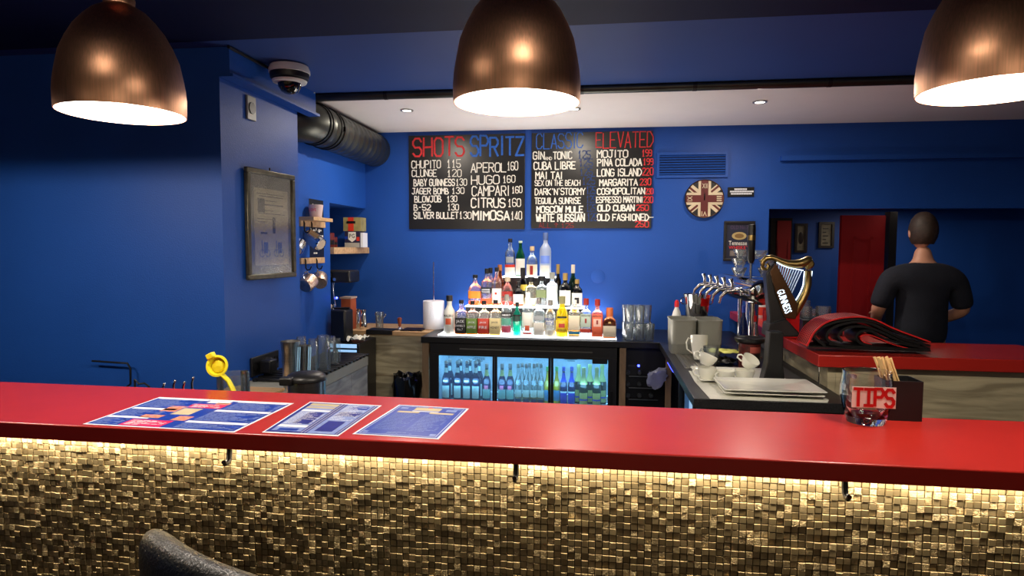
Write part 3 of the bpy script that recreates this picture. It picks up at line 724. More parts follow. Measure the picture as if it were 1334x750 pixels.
for s, a0, a1, b0, b1 in (('115', 280, 375, 232, 285), ('120', 282, 380, 300, 348), ('130', 342, 418, 365, 410), ('130', 314, 400, 425, 466), ('130', 280, 350, 482, 524), ('130', 284, 362, 540, 582), ('130', 366, 450, 595, 640),
                          ('160', 700, 775, 245, 302), ('160', 670, 755, 340, 390), ('160', 732, 805, 415, 462), ('160', 705, 795, 505, 557), ('140', 727, 802, 592, 648)):
    it.append((s, a0, a1, b0, b1, W_, .0066))
for s, a0, a1, b0, b1, th in (('APEROL', 448, 692, 255, 318, .0085), ('HUGO', 450, 645, 342, 402, .0085), ('CAMPARI', 455, 715, 415, 482, .0085), ('CITRUS', 450, 685, 500, 562, .0105), ('MIMOSA', 462, 715, 590, 650, .0125)):
    it.append((s, a0, a1, b0, b1, W_, th))
t, A, B = board('black menu board headed SHOTS and SPRITZ, left of the two', 532.8, 173.6, 684, 298.3, it, 530, 165, 5.358)
it = [('CLASSIC', 48, 372, 48, 152, B_, .008), ('ELEVATED', 462, 862, 42, 148, R_, .008)]
for s, a0, a1, b0, b1, th in (('GIN', 25, 102, 175, 228, .009), ('AND', 108, 155, 211, 232, .004), ('TONIC', 165, 295, 176, 225, .009), ('CUBA LIBRE', 30, 320, 248, 298, .009), ('MAI TAI', 43, 228, 318, 365, .009), ('SEX ON THE BEACH', 37, 353, 375, 412, .006),
                           ("DARK'N'STORMY", 38, 388, 432, 476, .0075), ('TEQUILA SUNRISE', 36, 357, 498, 538, .0075), ('MOSCOW MULE', 50, 372, 556, 598, .010), ('WHITE RUSSIAN', 46, 382, 611, 660, .010),
                           ('MOJITO', 472, 685, 166, 215, .0095), ('PINA COLADA', 473, 782, 228, 275, .0095), ('LONG ISLAND', 472, 780, 296, 345, .009), ('MARGARITA', 488, 753, 368, 412, .009), ('COSMOPOLITAN', 473, 803, 430, 472, .0085),
                           ('ESPRESSO MARTINI', 466, 788, 490, 530, .0075), ('OLD CUBAN', 476, 730, 548, 588, .0105), ('OLD FASHIONED', 473, 830, 611, 655, .009), ('-', 815, 880, 600, 660, .005)):
    it.append((s, a0, a1, b0, b1, W_, th))
for a0, a1, b0, b1 in ((337, 425, 168, 220), (345, 440, 225, 275), (350, 440, 290, 340), (366, 456, 350, 402), (396, 460, 415, 468), (396, 460, 482, 530), (396, 460, 542, 590), (402, 470, 603, 655)):
    it.append(('125', a0, a1, b0, b1, 'chalk_dim', .007))
for s, a0, a1, b0, b1 in (('199', 785, 852, 162, 205), ('199', 792, 862, 222, 265), ('220', 787, 862, 290, 338), ('230', 770, 846, 364, 408), ('230', 808, 862, 430, 470), ('230', 797, 860, 488, 530), ('250', 744, 830, 545, 585), ('250', 737, 830, 660, 700)):
    it.append((s, a0, a1, b0, b1, R_, .007))
it.append(('ALL ^ 125', 65, 305, 672, 706, 'chalk_dimred', .005))
t, A, B = board('black menu board headed CLASSIC and ELEVATED, right of the two', 691.9, 170.0, 850.8, 297.2, it, 690, 165, 5.359)

# ================================================================== THINGS ON THE BACK WALL (right)
# clock
c = at(917, 259, Y=BACKY); Rk = 24.3*mpp(c)
t = thing('wall_clock', 'round flag clock with red and cream crosses on back wall', 'clock', (c.x, BACKY, c.z-Rk))
MB().lathe([(0, -.001), (Rk, -.001), (Rk, -.022), (Rk-.004, -.024), (0, -.024)], (c.x, BACKY, c.z), 48, axis='y', cap=False).build('dial', mat('dark_dial', (22, 18, 22), .5), t)
def bar(x0, z0, x1, z1, wd, m_, lev, name):
    """straight bar of the flag clipped to the dial"""
    d = Vector((x1-x0, z1-z0)).normalized(); q = Vector((-d.y, d.x)); mb = MB(); rr_ = Rk-.003
    def clip(p, dr):      # run from p along dr to the rim
        b_ = p.dot(dr); return p+dr*(-b_+math.sqrt(max(0, b_*b_-(p.dot(p)-rr_*rr_))))
    s0_ = Vector((x0, z0)); P1 = clip(s0_+q*wd/2, d); P2 = clip(s0_-q*wd/2, d)
    pts_ = [s0_-q*wd/2, P2, clip(s0_, d) if wd > .05 else (P1+P2)/2, P1, s0_+q*wd/2]
    y = BACKY-.024-.0009*lev
    mb.slab([Vector((c.x+p.x, y, c.z+p.y)) for p in pts_], .0008, -UY); return mb.build(name, m_, t)
cream = mat('cream_dial_print', (206, 190, 160), .5); dred = mat('maroon_dial_print', (92, 22, 22), .5)
for i_, a_ in enumerate((40, 140, 220, 320)):
    d = Vector((math.cos(R(a_)), math.sin(R(a_)))); bar(d.x*.01, d.y*.01, d.x, d.y, .050, cream, 1+.12*i_, 'diagonal_band'); q = Vector((-d.y, d.x))*.007
    bar(d.x*.05+q.x, d.y*.05+q.y, d.x+q.x, d.y+q.y, .016, dred, 2, 'diagonal_stripe')
for i_, d in enumerate(((1, 0), (-1, 0), (0, 1), (0, -1))):
    bar(0, 0, d[0], d[1], .095, cream, 2.9+.12*i_, 'cross_band'); bar(0, 0, d[0], d[1], .056, dred, 4+.12*i_, 'cross_stripe')
for s, dx, dz, rot in (('XII', 0, .1, 0), ('III', .112, 0, -90), ('VI', 0, -.118, 180), ('IX', -.112, 0, 90)):
    mb = MB(); a_ = R(rot); ux = Vector((math.cos(a_), 0, math.sin(a_))); uz = Vector((-math.sin(a_), 0, math.cos(a_)))
    w_ = .04; h_ = .038; P0 = Vector((c.x+dx, BACKY-.0292, c.z+dz))-ux*w_/2-uz*h_/2
    printed(mb, s, P0, ux, uz, -UY, w_, h_, .0003); mb.build('numeral', cream, t)
for a_, L, w_ in ((96, .075, .007), (84, .055, .009)):
    mb = MB(); d = Vector((math.cos(R(a_)), 0, math.sin(R(a_)))); q = Vector((-d.z, 0, d.x))*w_/2; P0 = Vector((c.x, BACKY-.031, c.z))
    mb.slab([P0-q-d*.012, P0+d*L, P0+q-d*.012], .001, -UY); mb.build('clock_hand', M['blackmetal'], t)
MB().lathe([(Rk-.005, -.02), (Rk-.004, -.03), (Rk, -.032), (Rk+.003, -.026), (Rk+.003, -.002), (Rk-.001, -.001)], (c.x, BACKY, c.z), 48, axis='y', cap=False).build('rim', M['bronze'], t, smooth=True)
# small sign (its words are too small to read)
a = at(948, 244, Y=BACKY); b = at(982, 256, Y=BACKY)
t = thing('wall_sign', 'small black sign with three lines of white print beside clock', 'sign', ((a.x+b.x)/2, BACKY, b.z))
MB().box((a.x, BACKY-.01, b.z), (b.x, BACKY-.001, a.z)).build('plate', M['board'], t)
hh = a.z-b.z
for k_, (u0, u1) in enumerate(((.25, .72), (.08, .94), (.12, .9))):
    mb = MB(); x = a.x+(b.x-a.x)*u0; z = b.z+hh*(.70-.24*k_)
    while x < a.x+(b.x-a.x)*u1:
        mb.box((x, BACKY-.0108, z), (x+.0085, BACKY-.01, z+.012)); x += .0105
    tag(mb.build('print_line', M['paper'], t), kind='stuff')
# spirit poster in a frame
a = at(943, 288, Y=BACKY); b = at(982, 340, Y=BACKY)
t = thing('framed_poster', 'black framed spirits poster with oval badge under the small sign', 'picture', ((a.x+b.x)/2, BACKY, b.z))
fwd = .02
for A_, B__ in (((a.x, a.z-fwd), (b.x, a.z)), ((a.x, b.z), (b.x, b.z+fwd)), ((a.x, b.z+fwd), (a.x+fwd, a.z-fwd)), ((b.x-fwd, b.z+fwd), (b.x, a.z-fwd))):
    MB().box((A_[0], BACKY-.022, A_[1]), (B__[0], BACKY-.001, B__[1])).build('frame_bar', M['darkframe'], t, bevel=.003)
MB().box((a.x+fwd, BACKY-.008, b.z+fwd), (b.x-fwd, BACKY-.002, a.z-fwd)).build('poster', mat('poster_navy', (28, 34, 56), .4), t)
cxp = (a.x+b.x)/2; hh = a.z-b.z; ww = b.x-a.x
MB().lathe([(0, 0), (.055, 0), (.055, .002), (0, .002)], (0, 0, 0), 28, axis='y', cap=False).xf(Matrix.Translation((cxp, BACKY-.0105, b.z+hh*.63)) @ Matrix.Diagonal((1, 1, .55, 1))).build('badge', mat('badge_gold', (176, 156, 104), .5), t)
MB().lathe([(.0, 0), (.035, 0), (.035, .002), (0, .002)], (0, 0, 0), 28, axis='y', cap=False).xf(Matrix.Translation((cxp, BACKY-.0125, b.z+hh*.63)) @ Matrix.Diagonal((1, 1, .5, 1))).build('badge_centre', mat('badge_brown', (120, 92, 52), .5), t)
mb = MB(); printed(mb, 'Tennessee', Vector((a.x+.04, BACKY-.0085, b.z+hh*.40)), UX, UZ, -UY, ww-.08, .034); mb.build('lettering', M['chalk_white'], t)
mb = MB(); printed(mb, 'WHISKEY', Vector((a.x+.04, BACKY-.0085, b.z+hh*.30)), UX, UZ, -UY, ww-.08, .026); mb.build('lettering', M['chalk_red'], t)
mb = MB(); printed(mb, 'OLD No.7', Vector((a.x+.05, BACKY-.0085, b.z+hh*.80)), UX, UZ, -UY, ww-.1, .03); mb.build('lettering', mat('dull_violet', (74, 52, 84), .5), t)
MB().box((a.x+.05, BACKY-.0095, b.z+.04), (b.x-.05, BACKY-.008, b.z+hh*.26)).build('poster_picture', mat('poster_grey', (112, 104, 98), .5, var=.4, scale=40), t)
# round cover plate on the back wall
p = at(779, 360, Y=BACKY)
o = MB().lathe([(0, -.001), (.056, -.001), (.056, -.005), (.052, -.007), (0, -.007)], (p.x, BACKY, p.z), 36, axis='y', cap=False).build('cover_plate', M['wall'], smooth=True); tag(o, 'round blue-painted cover plate on the back wall right of bottles', 'cover')
# pictures in the passage
for nm, lb, x0, x1, y0, y1 in (('passage_picture', 'narrow dark framed picture in passage, nearer the black doorway', 1036, 1051, 291, 329), ('passage_picture', 'black framed certificate in passage, nearer the open red door', 1067, 1086, 289, 323)):
    a = at(x0, y0, Y=6.58); b = at(x1, y1, Y=6.58)
    t = thing(nm, lb, 'picture', ((a.x+b.x)/2, 6.6, b.z)); f = .022
    for A_, B__ in (((a.x, a.z-f), (b.x, a.z)), ((a.x, b.z), (b.x, b.z+f)), ((a.x, b.z+f), (a.x+f, a.z-f)), ((b.x-f, b.z+f), (b.x, a.z-f))):
        MB().box((A_[0], 6.57, A_[1]), (B__[0], 6.599, B__[1])).build('frame_bar', M['darkframe'], t)
    MB().box((a.x+f, 6.59, b.z+f), (b.x-f, 6.598, a.z-f)).build('print', mat('passage_print', (120, 116, 98), .6, var=.3, scale=25), t)
    mb = MB()
    if x0 == 1036: mb.sphere(((a.x+b.x)/2, 6.589, (a.z+b.z)/2), .05, 12, (.5, .05, 1.2))
    else:
        for i in range(5): mb.box((a.x+.04, 6.588, a.z-.07-i*.035), (b.x-.05-(i % 2)*.02, 6.59, a.z-.06-i*.035))
    o = mb.build('print_marks', M['board'], t); o['kind'] = 'stuff'

# ================================================================== BACK BAR: fridge cabinet, worktop, lit bottle steps
FRY = 4.49; XL = -1.262; XR = .145
t = thing('bottle_fridge', 'black three-door glass bottle fridge lit pale blue under the bottles', 'fridge', ((XL+XR)/2, FRY, 0))
yb_ = FRY+.5
z1 = at(572, 462, Y=FRY).z; zt = .905
icol = mat('white_fridge_liner', (205, 226, 238), .4)
MB().box((XL+.03, yb_-.03, .06), (XR-.03, yb_, zt)).build('back_panel', icol, t)
MB().box((XL+.03, FRY+.02, zt-.02), (XR-.03, yb_-.03, zt)).build('roof_panel', icol, t)
MB().box((XL+.03, FRY+.02, .06), (XR-.03, yb_-.03, .1)).build('floor_panel', icol, t)
for x in (XL+.03, XR-.05): MB().box((x, FRY+.02, .1), (x+.02, yb_-.03, zt-.02)).build('side_panel', icol, t)
MB().box((XL+.03, FRY, z1), (XR-.03, FRY+.02, zt)).build('top_rail', M['blackplastic'], t)
MB().box((XL+.03, FRY, 0), (XR-.03, FRY+.02, .12)).build('plinth', M['blackplastic'], t)
dx = [(at(u, 490, Y=FRY).x, at(v_, 490, Y=FRY).x) for u, v_ in ((572, 642), (648, 714.5), (721, 792))]
ed = [XL+.03]+[dx[0][0], dx[0][1], dx[1][0], dx[1][1], dx[2][0], dx[2][1]]+[XR-.03]
ZB = .14
for i in range(3):
    a, b = dx[i]; la = a-ed[0] if i == 0 else (a-dx[i-1][1])/2; rb = ed[-1]-b if i == 2 else (dx[i+1][0]-b)/2
    d = MB().box((a-la+.001, FRY-.018, ZB-.02), (a, FRY-.001, z1+.012)).box((b, FRY-.018, ZB-.02), (b+rb-.001, FRY-.001, z1+.012)).box((a, FRY-.018, z1), (b, FRY-.001, z1+.012)).box((a, FRY-.018, ZB-.02), (b, FRY-.001, ZB+.02)).build('door', M['blackplastic'], t)
    MB().box((a, FRY-.012, ZB+.02), (b, FRY-.007, z1)).build('glass_pane', M['glassclear'], d)
    mb = MB(); mb.box((b+rb*.3, FRY-.022, .35), (b+rb*.6, FRY-.018, .6)); mb.build('handle', M['blackmetal'], d)
MB().box((XL+.25, FRY-.006, z1+.045), (XR-.2, FRY, z1+.052)).build('air_slot', M['steel'], t)
SZ = .44   # shelf of the upper bottles
zsh = at(600, 519, Y=FRY+.08).z-.02
for zz in (zsh, .3):
    mb = MB()
    for i in range(9): mb.cyl((XL+.06, FRY+.04+i*.05, zz-.004), (XR-.06, FRY+.04+i*.05, zz-.004), .003, 6)
    for x in (XL+.08, -.8, -.32, XR-.08): mb.cyl((x, FRY+.03, zz-.009), (x, FRY+.46, zz-.009), .003, 6)
    tag(mb.build('wire_shelf', M['chrome'], t), kind='stuff')
fl = emis('fridge_light', (.30, .66, 1), 4)
MB().box((XL+.06, FRY+.035, zt-.04), (XR-.06, FRY+.055, zt-.021)).build('light_tube', fl, t)
area('fridge_light', ((XL+XR)/2, FRY+.12, zt-.045), XR-XL-.15, 6.5, (.24, .60, 1), size_y=.12)
area('fridge_light_low', ((XL+XR)/2, FRY+.03, .62), XR-XL-.15, 2.2, (.24, .60, 1), rot=(R(70), 0, 0), size_y=.05)
# tiny notice print at the top of the doors
for px in (624, 744):
    p = at(px, 466.5, Y=FRY-.013); mb = MB()
    for r_, wd_ in enumerate((.075, .09, .05)):
        x = p.x-wd_/2
        while x < p.x+wd_/2: mb.box((x, FRY-.0135, p.z-.011*r_), (x+.006, FRY-.0125, p.z-.011*r_+.006)); x += .009
    tag(mb.build('door_notice', M['board'], t), kind='stuff')
p = at(782, 471, Y=FRY-.013); MB().box((p.x-.055, FRY-.015, p.z-.016), (p.x+.05, FRY-.0125, p.z+.016)).build('thermostat', M['blackplastic'], t)
# carcass + posts + worktop
t = thing('fridge_cabinet', 'tan wooden cabinet sides and black slab top around the fridge', 'cabinet', (0, 4.8, 0))
MB().box((XL-.03, FRY-.005, 0), (XL+.02, 5.19, .905)).build('side_panel', M['postwood'], t)
MB().box((XR-.012, FRY-.005, 0), (XR+.032, 5.19, .905)).build('side_panel', M['postwood'], t)
WX = .405; WN = 2.82
MB().box((XL-.035, FRY-.02, .9065), (WX+.62, 5.199, .95)).build('worktop', M['black'], t, bevel=.003)
# worktop on the right (runs to the front)
t = thing('sink_counter', 'black speckled worktop cabinet running forward at the right', 'counter', (.75, 3.6, 0))
MB().box((WX, WN, .9065), (1.06, FRY-.021, .95)).build('worktop', M['worktop'], t, bevel=.003)
MB().box((WX+.05, WN+.03, 0), (WX+.07, 3.1, .9)).build('side_panel', mat('blue_grey_panel', (70, 96, 128), .4), t)
MB().box((WX+.07, WN+.03, 0), (1.05, WN+.05, .9)).build('end_panel', M['black'], t)
for y in (3.1, 3.66, 4.4): MB().box((WX+.04, y, 0), (WX+.075, y+.045, .9)).build('upright', M['postwood'] if y > 4 else M['blackmetal'], t)
MB().box((.9, 3.1, .1), (.92, FRY-.03, .9)).build('back_panel', M['black'], t)
# glass-door fridge under it glowing blue
t2 = thing('undercounter_fridge', 'blue-lit glass-door fridge beneath the right worktop', 'fridge', (.65, 3.4, 0))
MB().box((.5, 3.16, .05), (.88, 3.65, .87)).build('cabinet', M['blackplastic'], t2)
MB().box((.494, 3.19, .12), (.4995, 3.62, .82)).build('glass_pane', emis('fridge_glow', (.16, .42, .75), .8), t2)
MB().box((.47, 3.17, .1), (.493, 3.2, .86)).box((.47, 3.61, .1), (.493, 3.64, .86)).box((.47, 3.2, .82), (.493, 3.61, .86)).build('door_frame', mat('steel_blue_frame', (96, 128, 160), .3, .5), t2)
p = at(878, 484, X=WX+.02)
tag(MB().box((WX+.012, 3.75, .885), (WX+.03, 4.05, .903)).build('blue_led_strip', M['blueled']), 'glowing blue light strip under the right worktop edge', 'led strip')
# wine cooler right of the fridge
cx0 = XR+.036
t = thing('wine_cooler', 'dark wine cooler with small blue light right of the fridge', 'fridge', (.3, FRY, 0))
MB().box((cx0, FRY+.06, 0), (WX+.42, 4.97, .9)).build('cabinet', M['black'], t)
for r_ in range(3):
    for c_ in range(3):
        p = at(818+c_*15, 485+r_*15, Y=FRY+.055)
        MB().lathe([(0, -.02), (.012, -.02), (.016, -.015), (.016, 0)], (p.x, FRY+.06, p.z), 14, axis='y').build('bottle_end', mat('bottle_end_grey', (58, 62, 66), .3), t, smooth=True)
    MB().box((cx0+.02, FRY+.03, p.z-.03), (WX-.0, FRY+.035, p.z-.024)).build('wire_rack', M['steel'], t)
p = at(832, 476.5, Y=FRY+.05); MB().lathe([(0, -.004), (.0085, -.004), (.0085, 0)], (p.x, FRY+.0595, p.z), 14, axis='y').build('blue_light', M['blueled'], t)
MB().box((p.x-.07, FRY+.055, p.z-.008), (p.x-.025, FRY+.0595, p.z+.004)).build('control_panel', mat('panel_grey', (50, 50, 56), .4), t)
# white plastic bag hanging by the upright
p = at(857, 492, Y=4.36); mb = MB().sphere(tuple(p), .065, 20, (1, .55, 1.05))
for v_ in mb.bm.verts:
    q = v_.co-p; f_ = 1+.45*noise.noise(q*28)+.2*noise.noise(q*70); v_.co = p+q*f_; v_.co.x += .25*q.z
o = mb.build('plastic_bag', M['plasticbag'], smooth=True); tag(o, 'crumpled white plastic bag hanging beneath the corner of worktop', 'bag')

# lit steps
LY = FRY+.02
F0 = at(571, 441, Y=LY).x; F1 = at(803, 441, Y=LY).x
T1, T2, T3 = .966, at(680, 399, Y=4.78).z, at(690, 360, Y=4.95).z
def step(x0, x1, y0, y1, z0, z1, nm):
    t = thing('lit_bottle_shelf', nm, 'shelf', ((x0+x1)/2, (y0+y1)/2, z0))
    MB().box((x0, y0, z1-.008), (x1, y1, z1)).build('lit_shelf', M['shelfglow'], t)
    MB().box((x0+.004, y0+.004, z0), (x1-.004, y0+.012, z1-.009)).build('riser', M['black'], t)
    for x in (x0+.004, x1-.012): MB().box((x, y0+.012, z0), (x+.008, y1, z1-.009)).build('side', M['black'], t)
    MB().box((x0, y0-.002, z1-.007), (x1, y0-.0003, z1-.002)).build('led_edge', M['edgeglow'], t)
step(F0, F1, LY-.01, 4.745, .951, T1, 'long white glowing shelf under the front row of spirit bottles')
M0 = at(606, 398, Y=4.75).x; M1 = at(760, 398, Y=4.75).x
step(M0, M1, 4.75, 4.92, .951, T2, 'middle white glowing step of the spirit bottle display')
U0 = at(654, 359, Y=4.93).x; U1 = at(724, 359, Y=4.93).x
step(U0, U1, 4.925, 5.06, .951, T3, 'short top glowing step carrying four tall spirit bottles')
area('step_light', ((F0+F1)/2, 4.64, T1+.003), F1-F0, 8, (.92, .96, 1), rot=(PI, 0, 0), size_y=.2)
area('step_light_mid', ((M0+M1)/2, 4.85, T2+.003), M1-M0, 5, (.92, .96, 1), rot=(PI, 0, 0), size_y=.12)
area('step_wall_light', ((M0+M1)/2, 5.12, 1.06), 1.25, 3.0, (.9, .95, 1), rot=(PI-.35, 0, 0), size_y=.04)

# ================================================================== BOTTLES
def lm(name, rgb, **k): return mat(name, rgb, rough=k.pop('rough', .45), var=k.pop('var', .05), **k)
GL = {'clear': M['glassclear'], 'frost': glass('frosted_glass', (.9, .95, 1), .3, body=.6, bodycol=(226, 236, 250)), 'milk': mat('milk_white_glass', (236, 236, 226), .2, var=.02),
      'amber': glass('amber_glass', (.75, .38, .12), .04, body=.25, bodycol=(170, 80, 24)), 'green': glass('green_glass', (.05, .42, .2), .04, body=.45, bodycol=(14, 110, 58)), 'teal': glass('teal_glass', (.1, .75, .6), .04, body=.55, bodycol=(40, 190, 160)),
      'dark': glass('dark_glass', (.06, .05, .04), .04, body=.75, bodycol=(16, 14, 12)), 'brown': glass('brown_glass', (.35, .12, .04), .04, body=.5, bodycol=(74, 30, 12)), 'dgreen': glass('bottle_green_glass', (.03, .16, .1), .04, body=.6, bodycol=(8, 50, 34)),
      'yellow': glass('yellow_glass', (1, .92, .2), .04, body=.35, bodycol=(250, 226, 40)), 'pink': glass('pink_gin_glass', (1, .6, .5), .04, body=.35, bodycol=(250, 130, 100)),
      'blueglass': glass('blue_bottle_glass', (.1, .3, .6), .04, body=.6, bodycol=(16, 46, 110))}
LQ = {'whisky': glass('whisky', (1, .55, .16), .05, body=.5, bodycol=(255, 132, 28), refl=.3), 'pale': glass('pale_spirit', (1, .9, .6), .05, body=.3, bodycol=(250, 226, 160), refl=.3), 'water': glass('clear_spirit', (.95, .98, 1), .05, body=.12, bodycol=(240, 245, 250), refl=.3),
      'red': glass('red_liqueur', (.9, .15, .08), .05, body=.5, bodycol=(200, 50, 20), refl=.3), 'gold': glass('gold_spirit', (1, .75, .3), .05, body=.4, bodycol=(240, 180, 70), refl=.3)}
PF = {'round': [(.0, 0), (.93, 0), (1, .02), (1, .58), (.93, .65), (.6, .72), (.38, .77), (.34, .95), (.38, .955), (.38, 1)],
      'slope': [(.0, 0), (.93, 0), (1, .02), (1, .5), (.85, .62), (.5, .74), (.36, .82), (.34, .95), (.38, .955), (.38, 1)],
      'square': [(.0, 0), (.95, 0), (1, .015), (1, .62), (.9, .67), (.5, .71), (.36, .76), (.33, .93), (.38, .94), (.38, 1)],
      'squat': [(.0, 0), (.95, 0), (1, .03), (1, .5), (.88, .62), (.5, .70), (.34, .74), (.32, .9), (.38, .92), (.38, 1)],
      'tall': [(.0, 0), (.93, 0), (1, .02), (1, .52), (.95, .60), (.55, .70), (.42, .76), (.40, .95), (.44, .955), (.44, 1)],
      'pyramid': [(.0, 0), (.9, 0), (1, .02), (1, .66), (.95, .67), (.36, .82), (.30, .9), (.36, .91), (.36, 1)],
      'beer': [(.0, 0), (.92, 0), (1, .02), (1, .50), (.9, .58), (.5, .72), (.40, .82), (.36, .95), (.42, .96), (.42, 1)],
      'flask': [(.0, 0), (.8, 0), (.95, .03), (1, .3), (1, .5), (.85, .66), (.4, .76), (.3, .8), (.3, .95), (.34, .955), (.34, 1)]}
def sub_prof(prof, h0, h1, H, r):
    out = []
    def rad(h):
        for (r0, a), (r1, b_) in zip(prof, prof[1:]):
            if a <= h <= b_ and b_ > a: return r0+(r1-r0)*(h-a)/(b_-a)
        return prof[-1][0]
    hs = [h0]+[h for _, h in prof if h0 < h < h1]+[h1]
    return [(rad(h)*r, h*H) for h in hs]
def bottle(px, base, top, wpx, kind, Y, Z, gl, liq=None, fill=.6, cap=None, capf=.9, label=None, lz=(.12, .5), sq=0, text=None, tcol='board', extra=(), desc='', cat='bottle', nm='spirit_bottle', group=None, lang=75, capw=1.0):
    p = at(px, base, Y=Y); p.z = Z; r = wpx*mpp(p)/2; H = at(px, top, Y=Y).z-Z
    t = thing(nm, desc, cat, (p.x, Y, Z), group); L = dict(local=True, smooth=True); pr = PF[kind]
    MB().lathe([(a*r, h*H) for a, h in pr], (0, 0, 0), 20 if sq == 0 else 32, sq=sq).build('glass_body', GL[gl], t, **L)
    if liq:
        q = [(a*.93, h*H+.002) for a, h in sub_prof(pr, .02, fill, H, r)]
        MB().lathe([(0, q[0][1])]+[(a, h) for a, h in [(x[0], x[1]) for x in q]]+[(0, q[-1][1])], (0, 0, 0), 20, sq=sq).build('liquid', LQ[liq], t, **L)
    if cap:
        cp = sub_prof(pr, capf, 1, H, r); rc = max(x[0] for x in cp)*1.08*capw
        MB().lathe([(rc, capf*H), (rc, H*1.0), (rc*.92, H*1.008), (0, H*1.008)], (0, 0, 0), 16, cap=False).build('cap', cap, t, **L)
    def wrap(z0, z1, m_, name, k=1.012, ang=lang):
        pr_ = sub_prof(pr, z0, z1, H, r)
        return MB().lathe([(a*k, h) for a, h in pr_], (0, 0, 0), 14, a0=R(-90-ang), a1=R(-90+ang), sq=sq).build(name, m_, t, **L)
    if label: wrap(lz[0], lz[1], label, 'label')
    for (z0, z1, m_, name, k, ang) in extra: wrap(z0, z1, m_, name, k, ang)
    if text:
        for (s, zc, hh_, wf) in text:
            ry = -r*1.03
            w_ = r*2*wf; mb = MB(); printed(mb, s, Vector((-w_/2, ry, zc*H)), UX, UZ, -UY, w_, hh_*H, .001)
            for v_ in mb.bm.verts:
                if not sq: v_.co.y = -math.sqrt(max(0, (r*1.035)**2-v_.co.x**2))
            mb.build('lettering', M[tcol] if isinstance(tcol, str) else tcol, t, local=True)
    return t
K = dict
blk, wht, redc, gldc = M['blackplastic'], lm('label_white', (232, 230, 220)), lm('cap_red', (150, 34, 26)), lm('gold_cap', (180, 150, 90), metal=.6)
lb_black, lb_green, lb_red, lb_honey = lm('label_black', (18, 18, 18)), lm('label_green', (106, 140, 52)), lm('label_red', (206, 54, 30)), lm('label_honey', (226, 208, 150))
lb_cream, lb_blue, lb_pink, lb_orange, lb_grey = lm('label_cream', (226, 214, 186)), lm('label_skyblue', (60, 156, 206)), lm('label_pink', (206, 80, 110)), lm('label_orange', (236, 100, 60)), lm('label_grey', (150, 156, 160))
Yf, Ym, Yu = 4.545, 4.81, 4.99
YB_ = 438
bottle(585.5, YB_, 385, 15, 'tall', Yf, T1, 'milk', None, cap=blk, capf=.86, label=None, extra=((.26, .42, lb_orange, 'sun_motif', 1.012, 28),), text=[('MALIBU', .46, .06, .8)], desc='white bottle with black cap, leftmost in the front row', capw=1.2)
bottle(601, YB_, 391, 15, 'square', Yf, T1, 'clear', 'whisky', .62, blk, .9, lb_black, (.04, .5), .9, text=[('JACK', .36, .08, .7), ("DANIEL'S", .24, .06, .85), ('No.7', .13, .07, .5)], tcol='paper', desc='square whiskey bottle with black label in the front row')
bottle(615.5, YB_, 392, 15, 'square', Yf, T1, 'clear', 'whisky', .62, blk, .9, lb_green, (.04, .5), .9, text=[("JACK", .36, .05, .6), ('APPLE', .2, .08, .75)], tcol='paper', desc='square whiskey bottle with olive green label, front row')
bottle(630.5, YB_, 392, 15, 'square', Yf, T1, 'clear', 'pale', .62, blk, .9, lb_red, (.04, .5), .9, text=[("JACK", .36, .05, .6), ('FIRE', .2, .08, .7)], tcol='paper', desc='square whiskey bottle with bright red label, front row')
bottle(645.5, YB_, 391, 15, 'square', Yf, T1, 'clear', 'gold', .62, blk, .9, lb_honey, (.04, .5), .9, text=[("JACK", .36, .05, .6), ('HONEY', .2, .07, .75)], desc='square whiskey bottle with pale honey label, front row')
bottle(660, YB_, 384, 14, 'round', Yf, T1, 'clear', 'water', .62, M['greyplastic'], .86, None, extra=((.46, .58, lb_black, 'neck_label', 1.012, 75), (.08, .24, lb_pink, 'label', 1.012, 60), (.27, .43, lm('label_seafoam', (90, 170, 150)), 'upper_label', 1.012, 60)), text=[('AMARO', .49, .05, .8)], tcol='paper', desc='clear bottle with black band over green and pink label')
bottle(673.5, YB_, 394, 11.5, 'round', Yf, T1, 'teal', None, cap=blk, capf=.88, label=None, extra=((.60, .64, blk, 'collar', 1.1, 180), (.44, .6, lm('seal_green', (10, 60, 50)), 'seal', 1.02, 55)), desc='slim teal bottle with dark round seal, front row')
bottle(687.5, YB_, 381, 15, 'round', Yf, T1, 'clear', 'water', .6, wht, .88, wht, (.2, .55), extra=((.05, .09, lb_red, 'label_foot', 1.016, 50), (.13, .25, lb_orange, 'fruit_motif', 1.02, 22)), desc='clear bottle with white label and orange fruit motif')
bottle(702, YB_, 388, 14, 'square', Yf, T1, 'clear', 'water', .6, M['steel'], .86, wht, (.04, .36), .6, extra=((.44, .54, lb_grey, 'upper_label', 1.014, 60),), desc='clear bottle with white and grey label left of blue-lettered vodka')
bottle(716.5, YB_, 391, 14.5, 'round', Yf, T1, 'clear', 'gold', .5, M['steel'], .86, wht, (.03, .18), text=[('ABSOLUT', .45, .07, .9), ('VODKA', .34, .08, .75)], tcol='navyprint', desc='clear vodka bottle with blue lettering in the front row')
bottle(732, YB_, 386, 16, 'slope', Yf, T1, 'yellow', 'pale', .5, lm('cap_olive', (130, 128, 90)), .82, lm('label_yellow', (244, 208, 20)), (.12, .42), extra=((.24, .34, lb_red, 'red_badge', 1.03, 28), (.47, .52, lb_black, 'neck_label', 1.02, 50)), text=[('HAVANA CLUB', .16, .045, .7)], tcol=lm('ink_brown', (110, 50, 20)), desc='bright yellow rum bottle with red badge, front row', capw=1.25)
